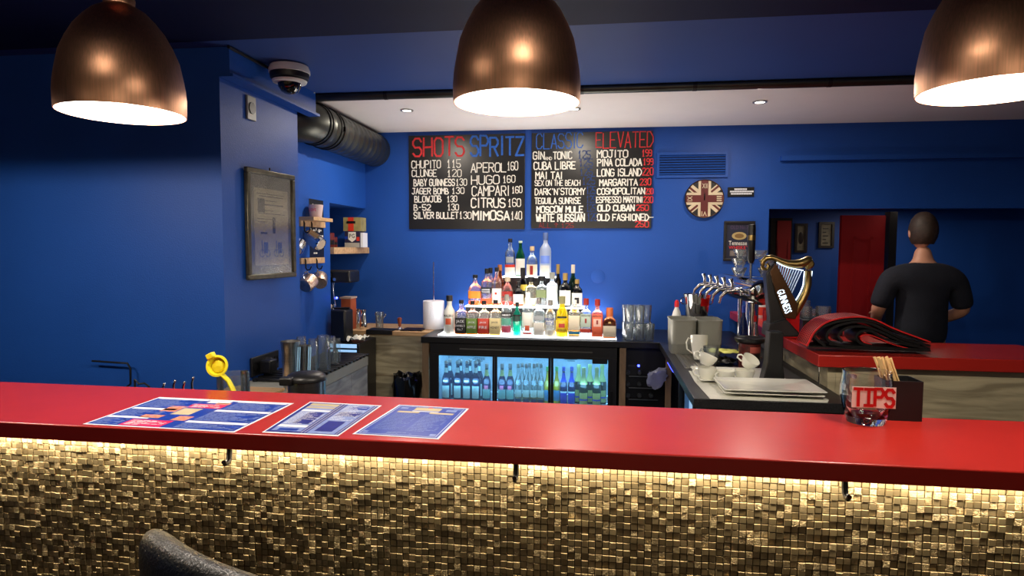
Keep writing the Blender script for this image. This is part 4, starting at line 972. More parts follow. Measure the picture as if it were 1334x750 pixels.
bottle(748, YB_, 391, 15, 'pyramid', Yf, T1, 'clear', 'gold', .58, wht, .9, lb_cream, (.2, .6), .9, extra=((.09, .17, lb_blue, 'blue_band', 1.016, 75), (.02, .07, lb_cream, 'label_foot', 1.014, 70)), desc='peaked-shoulder bottle with tan label and sky blue band')
bottle(763, YB_, 389, 14, 'square', Yf, T1, 'clear', 'water', .6, redc, .84, lm('label_seagrey', (178, 196, 180)), (.28, .62), .9, extra=((.14, .23, lb_red, 'red_band', 1.016, 75), (.38, .5, redc, 'guard_motif', 1.02, 10)), text=[('BEEFEATER', .55, .05, .8)], desc='clear gin bottle with red cap and red lower band', capw=1.2)
bottle(777.8, YB_, 390, 14, 'square', Yf, T1, 'pink', None, .6, redc, .84, lb_orange, (.04, .62), .9, extra=((.3, .5, lm('label_blush', (240, 190, 170)), 'label_centre', 1.016, 35), (.36, .47, redc, 'guard_motif', 1.02, 10)), text=[('BEEFEATER', .55, .05, .8)], desc='pink-orange gin bottle with red cap, front row', capw=1.2)
bottle(793.8, YB_, 401, 17, 'squat', Yf, T1, 'brown', None, cap=lm('cap_orange', (190, 96, 44)), capf=.72, label=lb_cream, lz=(.06, .42), sq=.9, extra=((.5, .56, gldc, 'seal', 1.05, 10),), desc='squat brown liqueur bottle with orange cap, rightmost in front', capw=1.15)
YM_ = 399
bottle(619, YM_, 358, 16.5, 'squat', Ym, T2, 'clear', 'whisky', .58, blk, .9, lm('label_amber', (226, 130, 40)), (.24, .48), .5, desc='broad amber bourbon bottle, leftmost on the middle step')
bottle(634, YM_, 350, 13.5, 'square', Ym, T2, 'clear', 'whisky', .6, blk, .87, None, sq=.9, extra=((.34, .5, lb_black, 'slanted_label', 1.014, 75), (.06, .2, lb_orange, 'label_foot', 1.012, 60)), text=[('JOHNNIE', .42, .045, .8), ('WALKER', .36, .045, .8)], tcol='paper', desc='square amber whisky bottle with black label, middle step')
bottle(647, YM_, 348.5, 13.5, 'round', Ym, T2, 'clear', 'whisky', .66, blk, .9, wht, (.08, .46), extra=((.3, .36, lb_red, 'bird_motif', 1.02, 12),), desc='amber whisky bottle with white label, on the middle step')
bottle(651, YM_, 345, 12, 'tall', Ym+.075, T2, 'amber', 'whisky', .6, lm('cap_copper', (190, 120, 70), metal=.5), .86, desc='amber bottle with copper cap behind the white-label whisky')
bottle(639, YM_, 349, 11, 'tall', Ym+.075, T2, 'clear', 'whisky', .6, blk, .86, desc='amber bottle with black cap behind black-label whisky')
bottle(661, YM_, 361, 14.5, 'flask', Ym, T2, 'clear', 'red', .58, lm('stopper_glass', (170, 156, 130)), .86, lm('label_crimson', (150, 34, 26)), (.34, .52), desc='round-bodied reddish whisky bottle with wide stopper, middle step', capw=1.4)
bottle(675.5, YM_, 367, 14.3, 'squat', Ym, T2, 'dark', None, cap=blk, capf=.84, label=wht, lz=(.1, .5), extra=((.03, .1, lb_orange, 'label_foot', 1.012, 75),), desc='black squat bottle with white label in middle step')
bottle(681, YM_, 349, 12, 'tall', Ym+.075, T2, 'dark', None, cap=blk, capf=.72, label=lm('label_lemon', (226, 206, 90)), lz=(.4, .56), desc='dark long-necked bottle with yellow label behind squat black one')
bottle(691.5, YM_, 361, 14.5, 'square', Ym, T2, 'clear', 'gold', .6, blk, .84, lb_cream, (.06, .3), .9, desc='square pale gold tequila bottle with black stopper, middle step', capw=1.6)
bottle(705.5, YM_, 360, 14, 'square', Ym, T2, 'clear', 'water', .6, blk, .86, lm('label_olive', (116, 126, 84)), (.3, .56), .9, extra=((.06, .2, lb_grey, 'lower_label', 1.014, 60),), desc='clear square bottle with olive label and wide black stopper', capw=1.8)
bottle(719, YM_, 355, 14, 'square', Ym, T2, 'frost', None, cap=M['greyplastic'], capf=.82, label=lm('label_silver', (206, 212, 206), var=.15, scale=120), lz=(.05, .62), sq=.9, desc='frosted rectangular bottle with silvery label on middle step', capw=1.3)
bottle(736, YM_, 356, 16, 'squat', Ym, T2, 'dark', None, cap=gldc, capf=.8, label=None, extra=((.06, .5, wht, 'shield_label', 1.014, 62),), desc='black squat bottle with white shield label and gold neck')
bottle(751.5, YM_, 364, 14, 'round', Ym, T2, 'dark', None, cap=gldc, capf=.85, label=wht, lz=(.04, .52), extra=((.14, .36, lb_black, 'label_picture', 1.02, 25),), desc='black bottle with white label, rightmost on the middle step')
bottle(726.5, YM_, 344.5, 9, 'tall', Ym+.075, T2, 'dark', None, cap=gldc, capf=.78, desc='slim black bottle with gold neck behind the frosted one', capw=1.1)
bottle(746, YM_, 345, 11, 'tall', Ym+.075, T2, 'dgreen', None, cap=lm('cap_cream', (206, 196, 180)), capf=.8, desc='slim dark green bottle standing behind the shield-label bottle')
YU_ = 358.5
bottle(664.5, YU_, 311, 13.5, 'round', Yu, T3, 'clear', 'water', .55, blk, .91, wht, (.02, .24), extra=((.24, .31, lb_red, 'red_band', 1.014, 75), (.36, .52, lb_grey, 'upper_label', 1.014, 45)), desc='clear bottle with white and red label, leftmost on top step')
bottle(677.8, YU_, 314, 12.5, 'slope', Yu, T3, 'green', None, cap=lm('cap_lightgreen', (180, 200, 176)), capf=.95, label=wht, lz=(.04, .5), desc='green glass whiskey bottle with white label on top step')
bottle(693, YU_, 321, 14.5, 'squat', Yu, T3, 'clear', 'water', .4, lm('cork', (196, 170, 130)), .86, lb_cream, (.04, .4), extra=((.06, .36, redc, 'red_panel', 1.02, 16),), desc='long-necked clear bottle with cream and red label, top step')
bottle(710.3, YU_, 303.5, 15, 'round', Yu, T3, 'frost', None, cap=lm('cap_bluegrey', (90, 110, 160), metal=.4), capf=.84, label=None, extra=((.3, .48, lm('print_paleblue', (110, 140, 220)), 'goose_blue_print', 1.012, 50), (.05, .26, wht, 'label', 1.012, 50)), desc='tallest frosted vodka bottle with blue cap, on top step', capw=1.1)
for o in bpy.data.objects:
    if o.name.startswith('goose_blue_print'): o.name = 'blue_print_panel'

# bottles in the fridge
zf = zsh
dk = GL['blueglass']; oval = lm('oval_label', (190, 226, 226)); foil = lm('gold_foil', (170, 190, 120), metal=.3); lbl = lm('label_royal', (20, 60, 200)); gcap = M['steel']
Yq = FRY+.085
def fb(px, top, w, gl, desc, lab, lz, cap, group, ex=(), Y=Yq, liq=None, lang=60, capf=.9):
    bottle(px, 520, top, w, 'beer', Y, zf, gl, liq, .55, cap, capf, lab, lz, 0, extra=ex, desc=desc, nm='beer_bottle', group=group, lang=lang)
row = 'dark beer bottles behind the left fridge door'
ORD = ['first', 'second', 'third', 'fourth', 'fifth']
for q_, (px, Y) in enumerate(((581.5, Yq), (596.5, Yq), (608.5, Yq), (620, Yq), (586, Yq+.09), (600, Yq+.09), (612, Yq+.09), (624, Yq+.09))):
    back = Y > Yq
    fb(px, 470 if not back else 468, 11.8, 'blueglass', ('front-row dark beer bottle with pale oval label, %s from fridge left' if not back else 'second-row dark beer bottle in the left fridge door, %s from left') % ORD[q_ % 4], oval, (.1, .40), M['steel'], row, ((.72, .84, oval, 'neck_label', 1.02, 60), (.5, .54, oval, 'shoulder_mark', 1.02, 30)), Y, lang=48, capf=.93)
for q_, px in enumerate((634, 654, 664.5)): fb(px, 474, 11, 'blueglass', ('pink-spotted dark beer bottle at right end of left fridge door', 'pink-spotted dark beer bottle at left end of middle fridge door', 'pink-spotted dark beer bottle second from left in middle door')[q_], lm('label_teal', (130, 200, 196)), (.12, .36), M['steel'], 'pink-spotted beer bottles', ((.36, .46, lm('label_spot', (210, 120, 160)), 'pink_spot', 1.03, 26), (.7, .86, foil, 'neck_foil', 1.04, 180)))
for q_, px in enumerate((675, 685.5, 695.5, 704.5)): fb(px, 474, 9.4, 'clear', 'clear pale drink bottle in front row of middle fridge door, %s from left' % ORD[q_], lm('label_paper', (180, 206, 200)), (.18, .36), M['steel'], 'clear drink bottles in the middle door', ((.02, .14, lm('label_navy', (30, 60, 110)), 'lower_label', 1.02, 50), ), liq='pale')
for q_, px in enumerate((680, 690, 700)): fb(px, 473, 9.4, 'clear', 'clear drink bottle in second row of middle fridge door, %s from left' % ORD[q_], None, (.1, .2), M['steel'], 'second-row clear bottles', (), Y=Yq+.1, liq='pale')
for px in (713, 725): fb(px, 478, 9, 'yellow', 'yellow-green bottle with blue label at %s fridge door' % ('right end of middle' if px < 720 else 'left end of right'), lm('label_bluegreen', (60, 140, 190)), (.12, .4), lm('cap_green', (80, 190, 80)), 'yellow-green bottles', ())
for px in (734, 744.5): fb(px, 478, 9.6, 'blueglass', '%s of two bottles with royal blue labels behind right fridge door' % ('left' if px < 740 else 'right'), lbl, (.06, .34), lbl, 'blue-label beer bottles', ((.62, .86, lbl, 'neck_label', 1.05, 180), (.02, .06, oval, 'label_rim', 1.02, 60), (.34, .38, oval, 'label_top', 1.02, 60)))
for q_, (px, Y, tp) in enumerate(((760, Yq, 479), (777, Yq, 479), (753.5, Yq+.09, 475), (768, Yq+.09, 475), (784, Yq+.09, 475))):
    fb(px, tp, 11.5, 'dgreen', '%s gold-foil-necked green beer bottle behind right fridge door' % ('left front-row', 'right front-row', 'left rear-row', 'middle rear-row', 'right rear-row')[q_], lm('label_foilgold', (176, 190, 110)), (.05, .36), foil, 'gold-foil beer bottles', ((.58, .95, foil, 'neck_foil', 1.06, 180), (.16, .2, lbl, 'label_band', 1.03, 60)), Y)

# stacked glasses right of the bottles
def tumbler_prof(r, H, k=.78, wall=.0022): return [(0, 0), (r*k, 0), (r*k+.001, .003), (r*.93, H*.55), (r, H*.85), (r*.97, H), (r*.97-wall, H), (r-wall, H*.85), (r*.93-wall, H*.55), (r*k-wall, .012), (0, .010)]
gp = None; gl_label = 'clear stacked glass tumbler on black top right of the bottles'
gy = [(819, 4.56), (833, 4.56), (846, 4.56), (816, 4.67), (829, 4.67), (842, 4.67)]
for i, (px, Y) in enumerate(gy):
    p = at(px, 440, Y=Y); levels = (2 if px < 840 else (2 if Y > 4.6 else 1))
    for lv in range(levels):
        if gp is None:
            gp = thing('glass_tumbler', gl_label, 'glass', (p.x, Y, .9505), 'stacked tumblers on the back bar'); MB().lathe(tumbler_prof(.036, .12), (0, 0, 0), 20, cap=False).build('glass_wall', M['glassclear'], gp, smooth=True, local=True); o = gp
        else: o = dup(gp, (p.x, Y, .9505+lv*.1215))
        rows = {4.56: 'front', 4.67: 'rear'}[Y]; pos = {0: 'left', 1: 'middle', 2: 'right'}[i % 3]
        o['label'] = 'clear tumbler right of the bottles, %s stack of %s row, %s' % (pos, rows, 'upper' if lv else 'bottom')

# paper towel roll on stand
p = at(565, 424, Y=4.93); p.z = .95
t = thing('paper_towel_roll', 'white paper towel roll on chrome stand left of the bottles', 'paper towel', tuple(p))
r_ = 13.5*mpp(p); H_ = at(565, 392, Y=4.93).z-.951
MB().lathe([(.02, 0), (r_, 0), (r_+.001, .003), (r_+.001, H_-.003), (r_, H_), (.02, H_), (.02, 0)], (0, 0, .004), 32, cap=False).build('roll', M['towel'], t, smooth=True, local=True)
MB().lathe([(0, 0), (r_*.9, 0), (r_*.9, .004), (0, .004)], (0, 0, 0.0005), 24).build('base', M['chrome'], t, local=True)
MB().cyl((0, 0, .004), (0, 0, at(566, 341, Y=4.93).z-.95), .004, 10).build('rod', M['chrome'], t, local=True, smooth=True)

# ================================================================== LEFT: work unit, alcove, coffee corner
t = thing('left_work_unit', 'grey wood-panelled work unit with black slatted drip grid at left', 'cabinet', (-1.7, 3.5, 0))
UXR = -1.521; UY1 = 3.99; UY0 = 2.55
MB().box((XP+.002, UY0, .0), (UXR-.001, BEAMY-.001, .82)).build('cabinet_body', M['greypanel'], t)
MB().box((XS+.002, BEAMY+.001, .0), (UXR-.001, UY1, .82)).build('cabinet_body', M['greypanel'], t)
MB().box((XP+.002, UY0-.01, .822), (UXR+.004, UY1+.003, .885)).build('metal_rim', M['greyplastic'], t, bevel=.003)
MB().box((UXR-.001, UY0, .03), (UXR+.0, 3.35, .8)).build('door_gap', M['greypanel'], t)
for i in range(16):
    y = 3.12+i*.056
    MB().box((XP+.02, y, .8865), (UXR+.012, y+.034, .9)).build('grid_slat', M['blackplastic'], t, bevel=.003)
MB().box((XP+.03, 3.11, .8855), (XP+.05, 4.0, .8955)).build('grid_bar', M['blackplastic'], t)
tag(MB().box((XP+.01, 2.58, .8855), (XP+.30, 2.94, .9)).build('chopping_board', M['oak'], bevel=.003), 'light wooden board lying in front of the tall shaker tin', 'board')

# power strip with adapter
a = at(325.5, 486, X=XP); b = at(360.5, 476, X=XP); zt_ = at(325, 466.5, X=XP).z; zb_ = max(.903, at(325.5, 499, X=XP).z)
t = thing('power_strip', 'black wall socket bank on the pillar holding a plugged-in adapter', 'power strip', (XP, (a.y+b.y)/2, zb_))
MB().box((XP+.0005, a.y, zb_), (XP+.014, b.y, zt_)).build('plate', M['blackplastic'], t, bevel=.003)
n_ = 4
for i in range(n_):
    y = a.y+(b.y-a.y)*(i+.5)/n_
    MB().lathe([(.026, 0), (.026, .003), (.021, .003), (.021, -.004), (0, -.004)], (XP+.0145, y, (zb_+zt_)/2), 18, axis='x', cap=False).build('socket', M['blackmetal'], t, smooth=True)
y = a.y+(b.y-a.y)*.34
MB().box((XP+.016, y-.035, zb_+.008), (XP+.085, y+.04, zt_-.022)).build('adapter', M['blackplastic'], t, bevel=.008)
MB().tube([(XP+.05, y+.041, zb_+.03), (XP+.06, y+.06, zb_+.02), (XP+.05, y+.08, zb_+.006)], .003, 6).build('adapter_lead', M['blackplastic'], t, smooth=True)
pl = at(349, 469, X=XP+.03); MB().tube([(XP+.016, pl.y, pl.z), (XP+.05, pl.y, pl.z+.006), (XP+.06, pl.y-.01, pl.z-.012), (XP+.055, pl.y+.01, pl.z-.03), (XP+.04, pl.y+.03, pl.z-.05)], [.014, .012, .006, .003, .003], 8).build('plug', M['blackplastic'], t, smooth=True)

ZU = .9003
def can(name, label, cat, px, base, top, wpx, Y, Z, m_, prof, group=None, lip=True):
    p = at(px, base, Y=Y); p.z = Z; r = wpx*mpp(p)/2; H = at(px, top, Y=Y).z-Z
    t = thing(name, label, cat, tuple(p), group)
    MB().lathe([(a_*r, h*H) for a_, h in prof], (0, 0, 0), 28, cap=False).build('body', m_, t, local=True, smooth=True)
    return t, r, H
tin = [(0, .0), (.72, .0), (.74, .01), (.9, .62), (.9, .8), (.93, .82), (.93, .86), (.96, .88), (1, .99), (1, 1), (.96, 1), (.9, .87), (.86, .8), (.7, .02), (0, .02)]
can('cocktail_shaker', 'tall steel cocktail shaker tin beside the black wall sockets', 'shaker', 379, 490, 444, 25, 3.0, ZU-.014, M['steel'], tin)
can('cocktail_shaker', 'shorter steel shaker tin right of the tall one', 'shaker', 398, 487, 449.5, 14.5, 3.06, ZU-.014, M['steel'], tin)
# blue and white straws/stirrers between the tins
for i, (px, dy) in enumerate(((386, 0), (388.5, .01), (400, .03), (402.5, .03))):
    p = at(px, 487, Y=2.93+dy); p.z = ZU-.012; q = at(px+2.5, 452, Y=2.96+dy)
    tag(MB().cyl(tuple(p), tuple(q), .003, 8).build('drinking_straw', lm('straw_blue', (150, 200, 236)), smooth=True), ('pale blue straw standing beside the tall shaker tin', 'pale blue straw just right of the tall shaker tin', 'pale blue straw right of the short shaker tin', 'rightmost pale blue straw by the upturned glasses')[i], 'straw', 'pale blue straws by the shakers')
# upturned glasses on the grid
gd = [(1, 0), (.99, .05), (.93, .3), (.88, .7), (.8, .92), (.7, 1), (0, 1), (0, .93), (.68, .93), (.82, .7), (.88, .3), (.93, .05), (.95, 0)]
for i, (px, b_, tp, w_, Y, lb, hd) in enumerate(((393, 487, 438, 15, 3.38, 'upturned clear glass behind the short shaker tin', 0), (408, 480, 441, 14, 3.3, 'narrow upturned clear glass between shakers and big mug', 0), (421, 477, 436.5, 20, 3.42, 'large upturned glass beer mug on the black drip grid', 1), (431, 462, 437.5, 15, 3.66, 'upturned glass behind the large beer mug on the grid', 0), (437, 466, 455, 9, 3.6, 'small stemmed glass at the far right of the drip grid', 0))):
    t, r, H = can('beer_glass', lb, 'glass', px, b_, tp, w_, Y, ZU+.0, M['glassclear'], gd)
    if hd: MB().tube([(r*.9, 0, H*.85), (r*1.4, 0, H*.8), (r*1.5, 0, H*.5), (r*1.35, 0, H*.2), (r*.95, 0, H*.2)], .006, 8).build('handle', M['glassclear'], t, local=True, smooth=True)
    for k_ in range(10):
        a_ = 2*PI*k_/10; MB().tube([(r*.97*math.cos(a_), r*.97*math.sin(a_), H*.05), (r*.90*math.cos(a_), r*.90*math.sin(a_), H*.7)], .0016, 5).build('flute', M['glassclear'], t, local=True, smooth=True) if i in (2, 3) else None
p = at(438, 463, Y=3.66); tag(MB().box((p.x-.016, p.y, ZU), (p.x+.016, p.y+.03, at(438, 441, Y=3.66).z)).build('acrylic_holder', M['glassclear'], bevel=.002), 'small clear acrylic holder standing behind the drip grid glasses', 'holder')
# steel bin with black lid
p = at(399, 500, Y=2.36); zt_ = at(399, 491, Y=2.36).z; r_ = 24.5*mpp(p)
zb0 = .86; tag(MB().box((p.x-.12, p.y-.12, .0), (p.x+.16, p.y+.13, zb0-.001)).build('bar_cabinet', M['greypanel']), 'low grey cabinet under the steel pot behind the counter', 'cabinet')
t = thing('lidded_pot', 'round steel pot with black lid just behind the red counter', 'pot', (p.x, p.y, zb0))
MB().lathe([(0, 0), (r_*.96, 0), (r_, .01), (r_, zt_-zb0-.012), (r_*.98, zt_-zb0-.012), (r_*.95, .006), (0, .006)], (0, 0, 0), 36, cap=False).build('body', M['steel'], t, local=True, smooth=True)
MB().lathe([(r_*1.04, -.012), (r_*1.05, -.002), (r_*1.0, .006), (r_*.8, .016), (r_*.4, .021), (0, .022)], (0, 0, zt_-zb0), 36, cap=False).build('lid', M['blackplastic'], t, local=True, smooth=True)
MB().box((-r_*.95, -r_-.012, zt_-zb0-.02), (-r_*.25, -r_*.6, zt_-zb0+.012)).build('hinge', M['blackplastic'], t, local=True, bevel=.006)

# glass with spoons + lemon squeezer
p = at(309, 505, Y=2.18); p.z = .96; k = mpp(p)
tag(MB().box((p.x-.085, p.y-.09, .5755), (p.x+.07, p.y+.12, .9595)).build('speed_shelf', M['black']), 'black shelf unit behind the counter below the lemon squeezer', 'shelf')
t = thing('glass_jug', 'clear glass jug beside the yellow lemon squeezer behind the counter', 'jug', (p.x-.015, p.y, .96))
r_ = 20*k; H_ = at(309, 486, Y=2.18).z-.96
MB().lathe([(0, 0), (r_*.9, 0), (r_, .01), (r_, H_), (r_-.003, H_), (r_-.003, .012), (0, .008)], (0, 0, 0), 32, cap=False).build('glass_wall', M['glassclear'], t, local=True, smooth=True)
q = at(319, 505, Y=2.18); t = thing('steel_cup', 'small steel cup standing in the glass jug', 'cup', (q.x, q.y, .97))
MB().lathe([(0, 0), (.012, 0), (.0145, H_), (.013, H_), (.01, .003), (0, .003)], (0, 0, 0), 20, cap=False).build('body', M['steel'], t, local=True, smooth=True)
YS = 2.10
t = thing('lemon_squeezer', 'yellow lemon squeezer standing upright behind the red counter', 'squeezer', tuple(at(299, 506, Y=YS)))
c = at(283.5, 476.5, Y=YS); k = mpp(c); R1_ = 14.2*k
tm = Matrix.Translation(c) @ Matrix.Rotation(R(78), 4, 'X') @ Matrix.Rotation(R(8), 4, 'Y')
MB().lathe([(0, -.028), (R1_*.45, -.025), (R1_*.75, -.014), (R1_*.86, 0), (R1_, .002), (R1_, .007), (R1_*.8, .008), (R1_*.66, -.008), (R1_*.4, -.018), (0, -.022)], (0, 0, 0), 36, cap=False).xf(tm).build('bowl', M['yellow'], t, smooth=True)
MB().lathe([(0, .004), (R1_*.5, .0), (R1_*.62, -.006), (R1_*.62, -.010), (0, -.012)], (0, 0, 0), 30, cap=False).xf(tm).build('press_cup', lm('yellow_shadow_plastic', (226, 206, 30)), t, smooth=True)
d1 = at(303, 506, Y=YS); d0 = at(289.5, 488, Y=YS)
MB().tube([d0, d0.lerp(d1, .5)+Vector((.004, 0, .004)), d1, d1+Vector((.02, 0, -.06))], [.0125, .0115, .012, .014], 14, flat=.6).build('handle', M['yellow'], t, smooth=True)
e0, e1 = at(277.5, 466, Y=YS), at(273.5, 461.5, Y=YS)
MB().xf(Matrix()).box((-.014, -.012, 0), (.014, .01, .02)).xf(Matrix.Translation(at(276.5, 466.5, Y=YS)) @ Matrix.Rotation(R(-26), 4, 'Y')).build('hinge_tab', M['yellow'], t, bevel=.003)

# pourers and strainers peeking over the counter edge, left
bc2 = at(240, 505, Y=2.14)
tag(MB().box((bc2.x-.45, 2.08, .5755), (bc2.x+.09, 2.24, .985)).build('speed_rail', M['blackmetal']), 'black speed rail unit holding pour spouts behind the counter', 'rail')
for i, (px, top, m_, lb) in enumerate(((212, 500, 'chrome', 'small chrome bottle pourer, leftmost behind the red counter'), (226, 496, 'chrome', 'chrome pourer with ball tip left of the red pourers'), (238.5, 498, 'redplastic', 'red-collared pourer second from the lemon squeezer'), (250, 492, 'redplastic', 'tall red-collared pourer nearest the lemon squeezer'))):
    p = at(px, 504, Y=2.15); q = at(px, top, Y=2.15); t = thing('bottle_pourer', lb, 'pourer', (p.x, 2.15, .9855)); h_ = q.z-.9855
    MB().lathe([(0, 0), (.011, 0), (.013, h_*.45), (.018, h_*.5), (.018, h_*.6), (.008, h_*.66), (0, h_*.66)], (0, 0, 0), 16).build('collar', M[m_], t, local=True, smooth=True)
    MB().tube([(0, 0, h_*.6), (0, 0, h_*.85), (.006, 0, h_)], .004, 8).sphere((.006, 0, h_), .0055, 8).build('spout', M['chrome'], t, local=True, smooth=True)
    MB().tube([(-.022, 0, h_*.5), (-.01, 0, h_*.62), (.01, 0, h_*.62), (.024, 0, h_*.5)], .0035, 6).build('wire_clip', M['chrome'], t, local=True, smooth=True)
cb = [at(x, y, Y=2.88) for x, y in ((120, 470), (150, 472), (166, 473), (170, 480), (170, 500), (162, 506))]
tag(MB().tube(cb, .005, 8).build('wall_cable', M['blackplastic'], smooth=True), 'thin black cable hanging on the blue wall at far left', 'cable')
cb = [at(x, y, Y=2.2) for x, y in ((176, 506), (181, 500), (188, 499), (194, 503), (196, 510))]; cb[0].z = cb[-1].z = .987; cb.insert(1, cb[0]+Vector((0, 0, .1)))
tag(MB().tube(cb, .004, 8).build('looped_cable', M['blackplastic'], smooth=True), 'small black cable loop just behind the left counter edge', 'cable')

# mug rails on the side wall
def rail(y0, y1, px_z, label):
    z = at(px_z[0], px_z[1], X=XS).z; t = thing('hook_rail', label, 'rail', (XS, (y0+y1)/2, z-.02))
    MB().box((XS+.001, y0, z-.02), (XS+.02, y1, z+.02)).build('wooden_bar', M['oak'], t, bevel=.002); return t, z
def hook(t, y, z):
    MB().tube([(XS+.021, y, z+.015), (XS+.026, y, z), (XS+.026, y, z-.045), (XS+.035, y, z-.06), (XS+.055, y, z-.058), (XS+.066, y, z-.035)], [.004, .005, .005, .005, .005, .004], 8).build('hook', M['blackmetal'], t, smooth=True)
def mug(label, px, py, d_px, hlen, m_, tilt_dir, Y, nm='metal_mug'):
    c = at(px, py, X=Y); k = mpp(c); r = d_px*k/2
    t = thing(nm, label, 'mug', tuple(c)); 
    mt = Matrix.Rotation(R(tilt_dir[0]), 4, 'X') @ Matrix.Rotation(R(tilt_dir[1]), 4, 'Y')
    MB().lathe([(r, hlen/2), (r*1.0, hlen*.2), (r*.96, -hlen*.35), (r*.86, -hlen/2), (0, -hlen/2), (0, -hlen/2+.003), (r*.84, -hlen/2+.004), (r*.94, -hlen*.3), (r*.96, hlen/2)], (0, 0, 0), 28, cap=False).xf(mt).build('cup', m_, t, local=True, smooth=True)
    MB().lathe([(0, -hlen/2-.0008), (r*.72, -hlen/2-.0008), (r*.72, -hlen/2), (0, -hlen/2)], (0, 0, 0), 24, cap=False).xf(mt).build('base_disc', M['copper2'] if m_ is M['copper2'] else lm('mug_base_cream', (206, 186, 160)), t, local=True)
    MB().tube([(0, -r*.95, hlen*.32), (0, -r*1.45, hlen*.3), (0, -r*1.55, 0), (0, -r*1.4, -hlen*.28), (0, -r*.93, -hlen*.3)], .0045, 8).xf(mt).build('handle', M['chrome'], t, local=True, smooth=True)
    return t
t, z = rail(3.98, 4.34, (400, 339.5), 'lower wooden hook rail on the side wall holding copper mugs')
hook(t, 4.03, z-.0); hook(t, 4.20, z)
mug('hammered copper mug hanging left on the lower hook rail', 401, 368.5, 20.5, .085, M['copper2'], (-62, 8), XS+.065)
mug('hammered copper mug hanging right on the lower hook rail', 417, 365, 19, .085, M['copper2'], (-60, -22), XS+.068)
t, z = rail(3.98, 4.36, (395, 291), 'upper wooden hook rail on the side wall with a steel mug')
hook(t, 4.13, z); hook(t, 4.02, z)
mug('polished steel mug hanging tilted below the upper hook rail', 410, 313, 19, .125, M['chrome'], (-28, -58), XS+.068)
mug('white-based mug at left on upper rail, half behind pillar', 389, 322, 16, .09, M['chrome'], (-60, -10), XS+.06)
a = at(388, 283.5, X=XS+.05); t = thing('mini_shelf', 'small wooden ledge above the upper hook rail carrying a cup', 'shelf', (XS, 4.1, a.z))
MB().box((XS+.001, 3.98, a.z-.012), (XS+.11, 4.28, a.z+.012)).build('board', M['oak'], t, bevel=.002)
p = at(394, 283, Y=4.12); t = thing('printed_mug', 'white and pink printed cup on the little wooden ledge', 'mug', (XS+.06, 4.12, a.z+.0125))
MB().lathe([(0, 0), (.035, 0), (.04, .01), (.05, .085), (.046, .085), (.036, .012), (0, .008)], (0, 0, 0), 24, cap=False).build('cup', lm('pinkish_white', (214, 190, 190)), t, local=True, smooth=True)
mb = MB(); printed(mb, 'LOVE', Vector((-.025, -.050, .04)), UX, UZ, -UY, .05, .02); mb.build('print', M['pinkprint'], t, local=True)
# black poster plate behind the mugs
y0_, y1_ = at(403, 300, X=XS).y, at(421.5, 300, X=XS).y; zt_, zb_ = at(412, 260, X=XS).z, at(412, 337, X=XS).z
t = thing('tin_sign', 'tall black tin sign with white script behind the hanging mugs', 'sign', (XS, (y0_+y1_)/2, zb_))
MB().box((XS+.0005, y0_, zb_), (XS+.0009, y1_, zt_)).build('plate', M['board'], t)
rs = random.Random(9); zz = zt_-.05
while zz > zb_+.12:
    mb = MB(); y = y0_+.02
    while y < y1_-.03:
        w_ = rs.uniform(.01, .03); mb.box((XS+.0009, y, zz-rs.uniform(0, .01)), (XS+.0016, min(y+w_, y1_-.01), zz+rs.uniform(.008, .02))); y += w_+rs.uniform(.006, .014)
    tag(mb.build('script_line', M['chalk_white'], t), kind='stuff'); zz -= rs.uniform(.035, .055)
for z_, a0_, w_, h_ in ((zb_+.085, .02, .8, .018), (zb_+.035, .06, .45, .01)):
    mb = MB(); y = y0_+a0_
    while y < y0_+(y1_-y0_)*w_: mb.box((XS+.0009, y, z_), (XS+.0016, y+.014, z_+h_)); y += .02
    tag(mb.build('script_line', M['chalk_white'], t), kind='stuff')

# alcove shelf with boxes
zs_ = at(435, 322, X=XS).z
t0 = MB().box((-2.64, AY+.002, zs_-.05), (XS+.03, BACKY-.001, zs_)).build('alcove_shelf', M['oak'], bevel=.002); tag(t0, 'thick light oak shelf across the blue alcove', 'shelf')
p = at(459, 319, Y=5.0); k = mpp(p)
def boxy(name, label, cat, px0, px1, py0, py1, Y, dep, m_, base=None):
    a = at(px0, py0, Y=Y); b = at(px1, py1, Y=Y); z0 = base if base is not None else b.z
    t = thing(name, label, cat, ((a.x+b.x)/2, Y, z0)); MB().box((a.x, Y, z0), (b.x, Y+dep, a.z)).build('carton', m_, t, bevel=.001); return t, a, b, z0
t, a, b, z0 = boxy('tea_box', 'white and navy tea box marked PG on the alcove shelf', 'box', 449, 468.5, 301, 319.5, 4.92, .12, lm('box_navy', (40, 36, 66)), zs_+.0005)
hw = b.x-a.x; hh = a.z-z0
MB().prism([(.25, .95), (.75, .95), (.75, .5), (.5, .32), (.25, .5)], lambda u, v_: (a.x+u*hw, 4.9195, z0+v_*hh), lambda u, v_: (a.x+u*hw, 4.9178, z0+v_*hh)).build('shield', wht, t)
mb = MB(); printed(mb, 'PG', Vector((a.x+.32*hw, 4.9176, z0+.58*hh)), UX, UZ, -UY, hw*.36, hh*.26); mb.build('lettering', M['board'], t)
MB().box((a.x, 4.9192, z0+.0), (b.x, 4.9199, z0+hh*.28)).build('lower_band', lm('band_grey', (170, 168, 160)), t)
MB().box((a.x, 4.9192, z0+.5*hh), (a.x+hw*.2, 4.9199, z0+.68*hh)).build('side_band', M['navyprint'], t); MB().box((b.x-hw*.2, 4.9192, z0+.4*hh), (b.x, 4.9199, z0+.64*hh)).build('side_band', lb_red, t)
t, a2, b2, z2 = boxy('gold_box', 'olive gold and red box stacked on top of the tea box', 'box', 447, 470, 283, 301.5, 4.92, .12, lm('box_olive', (150, 140, 90), var=.3, scale=14), a.z+.0008)
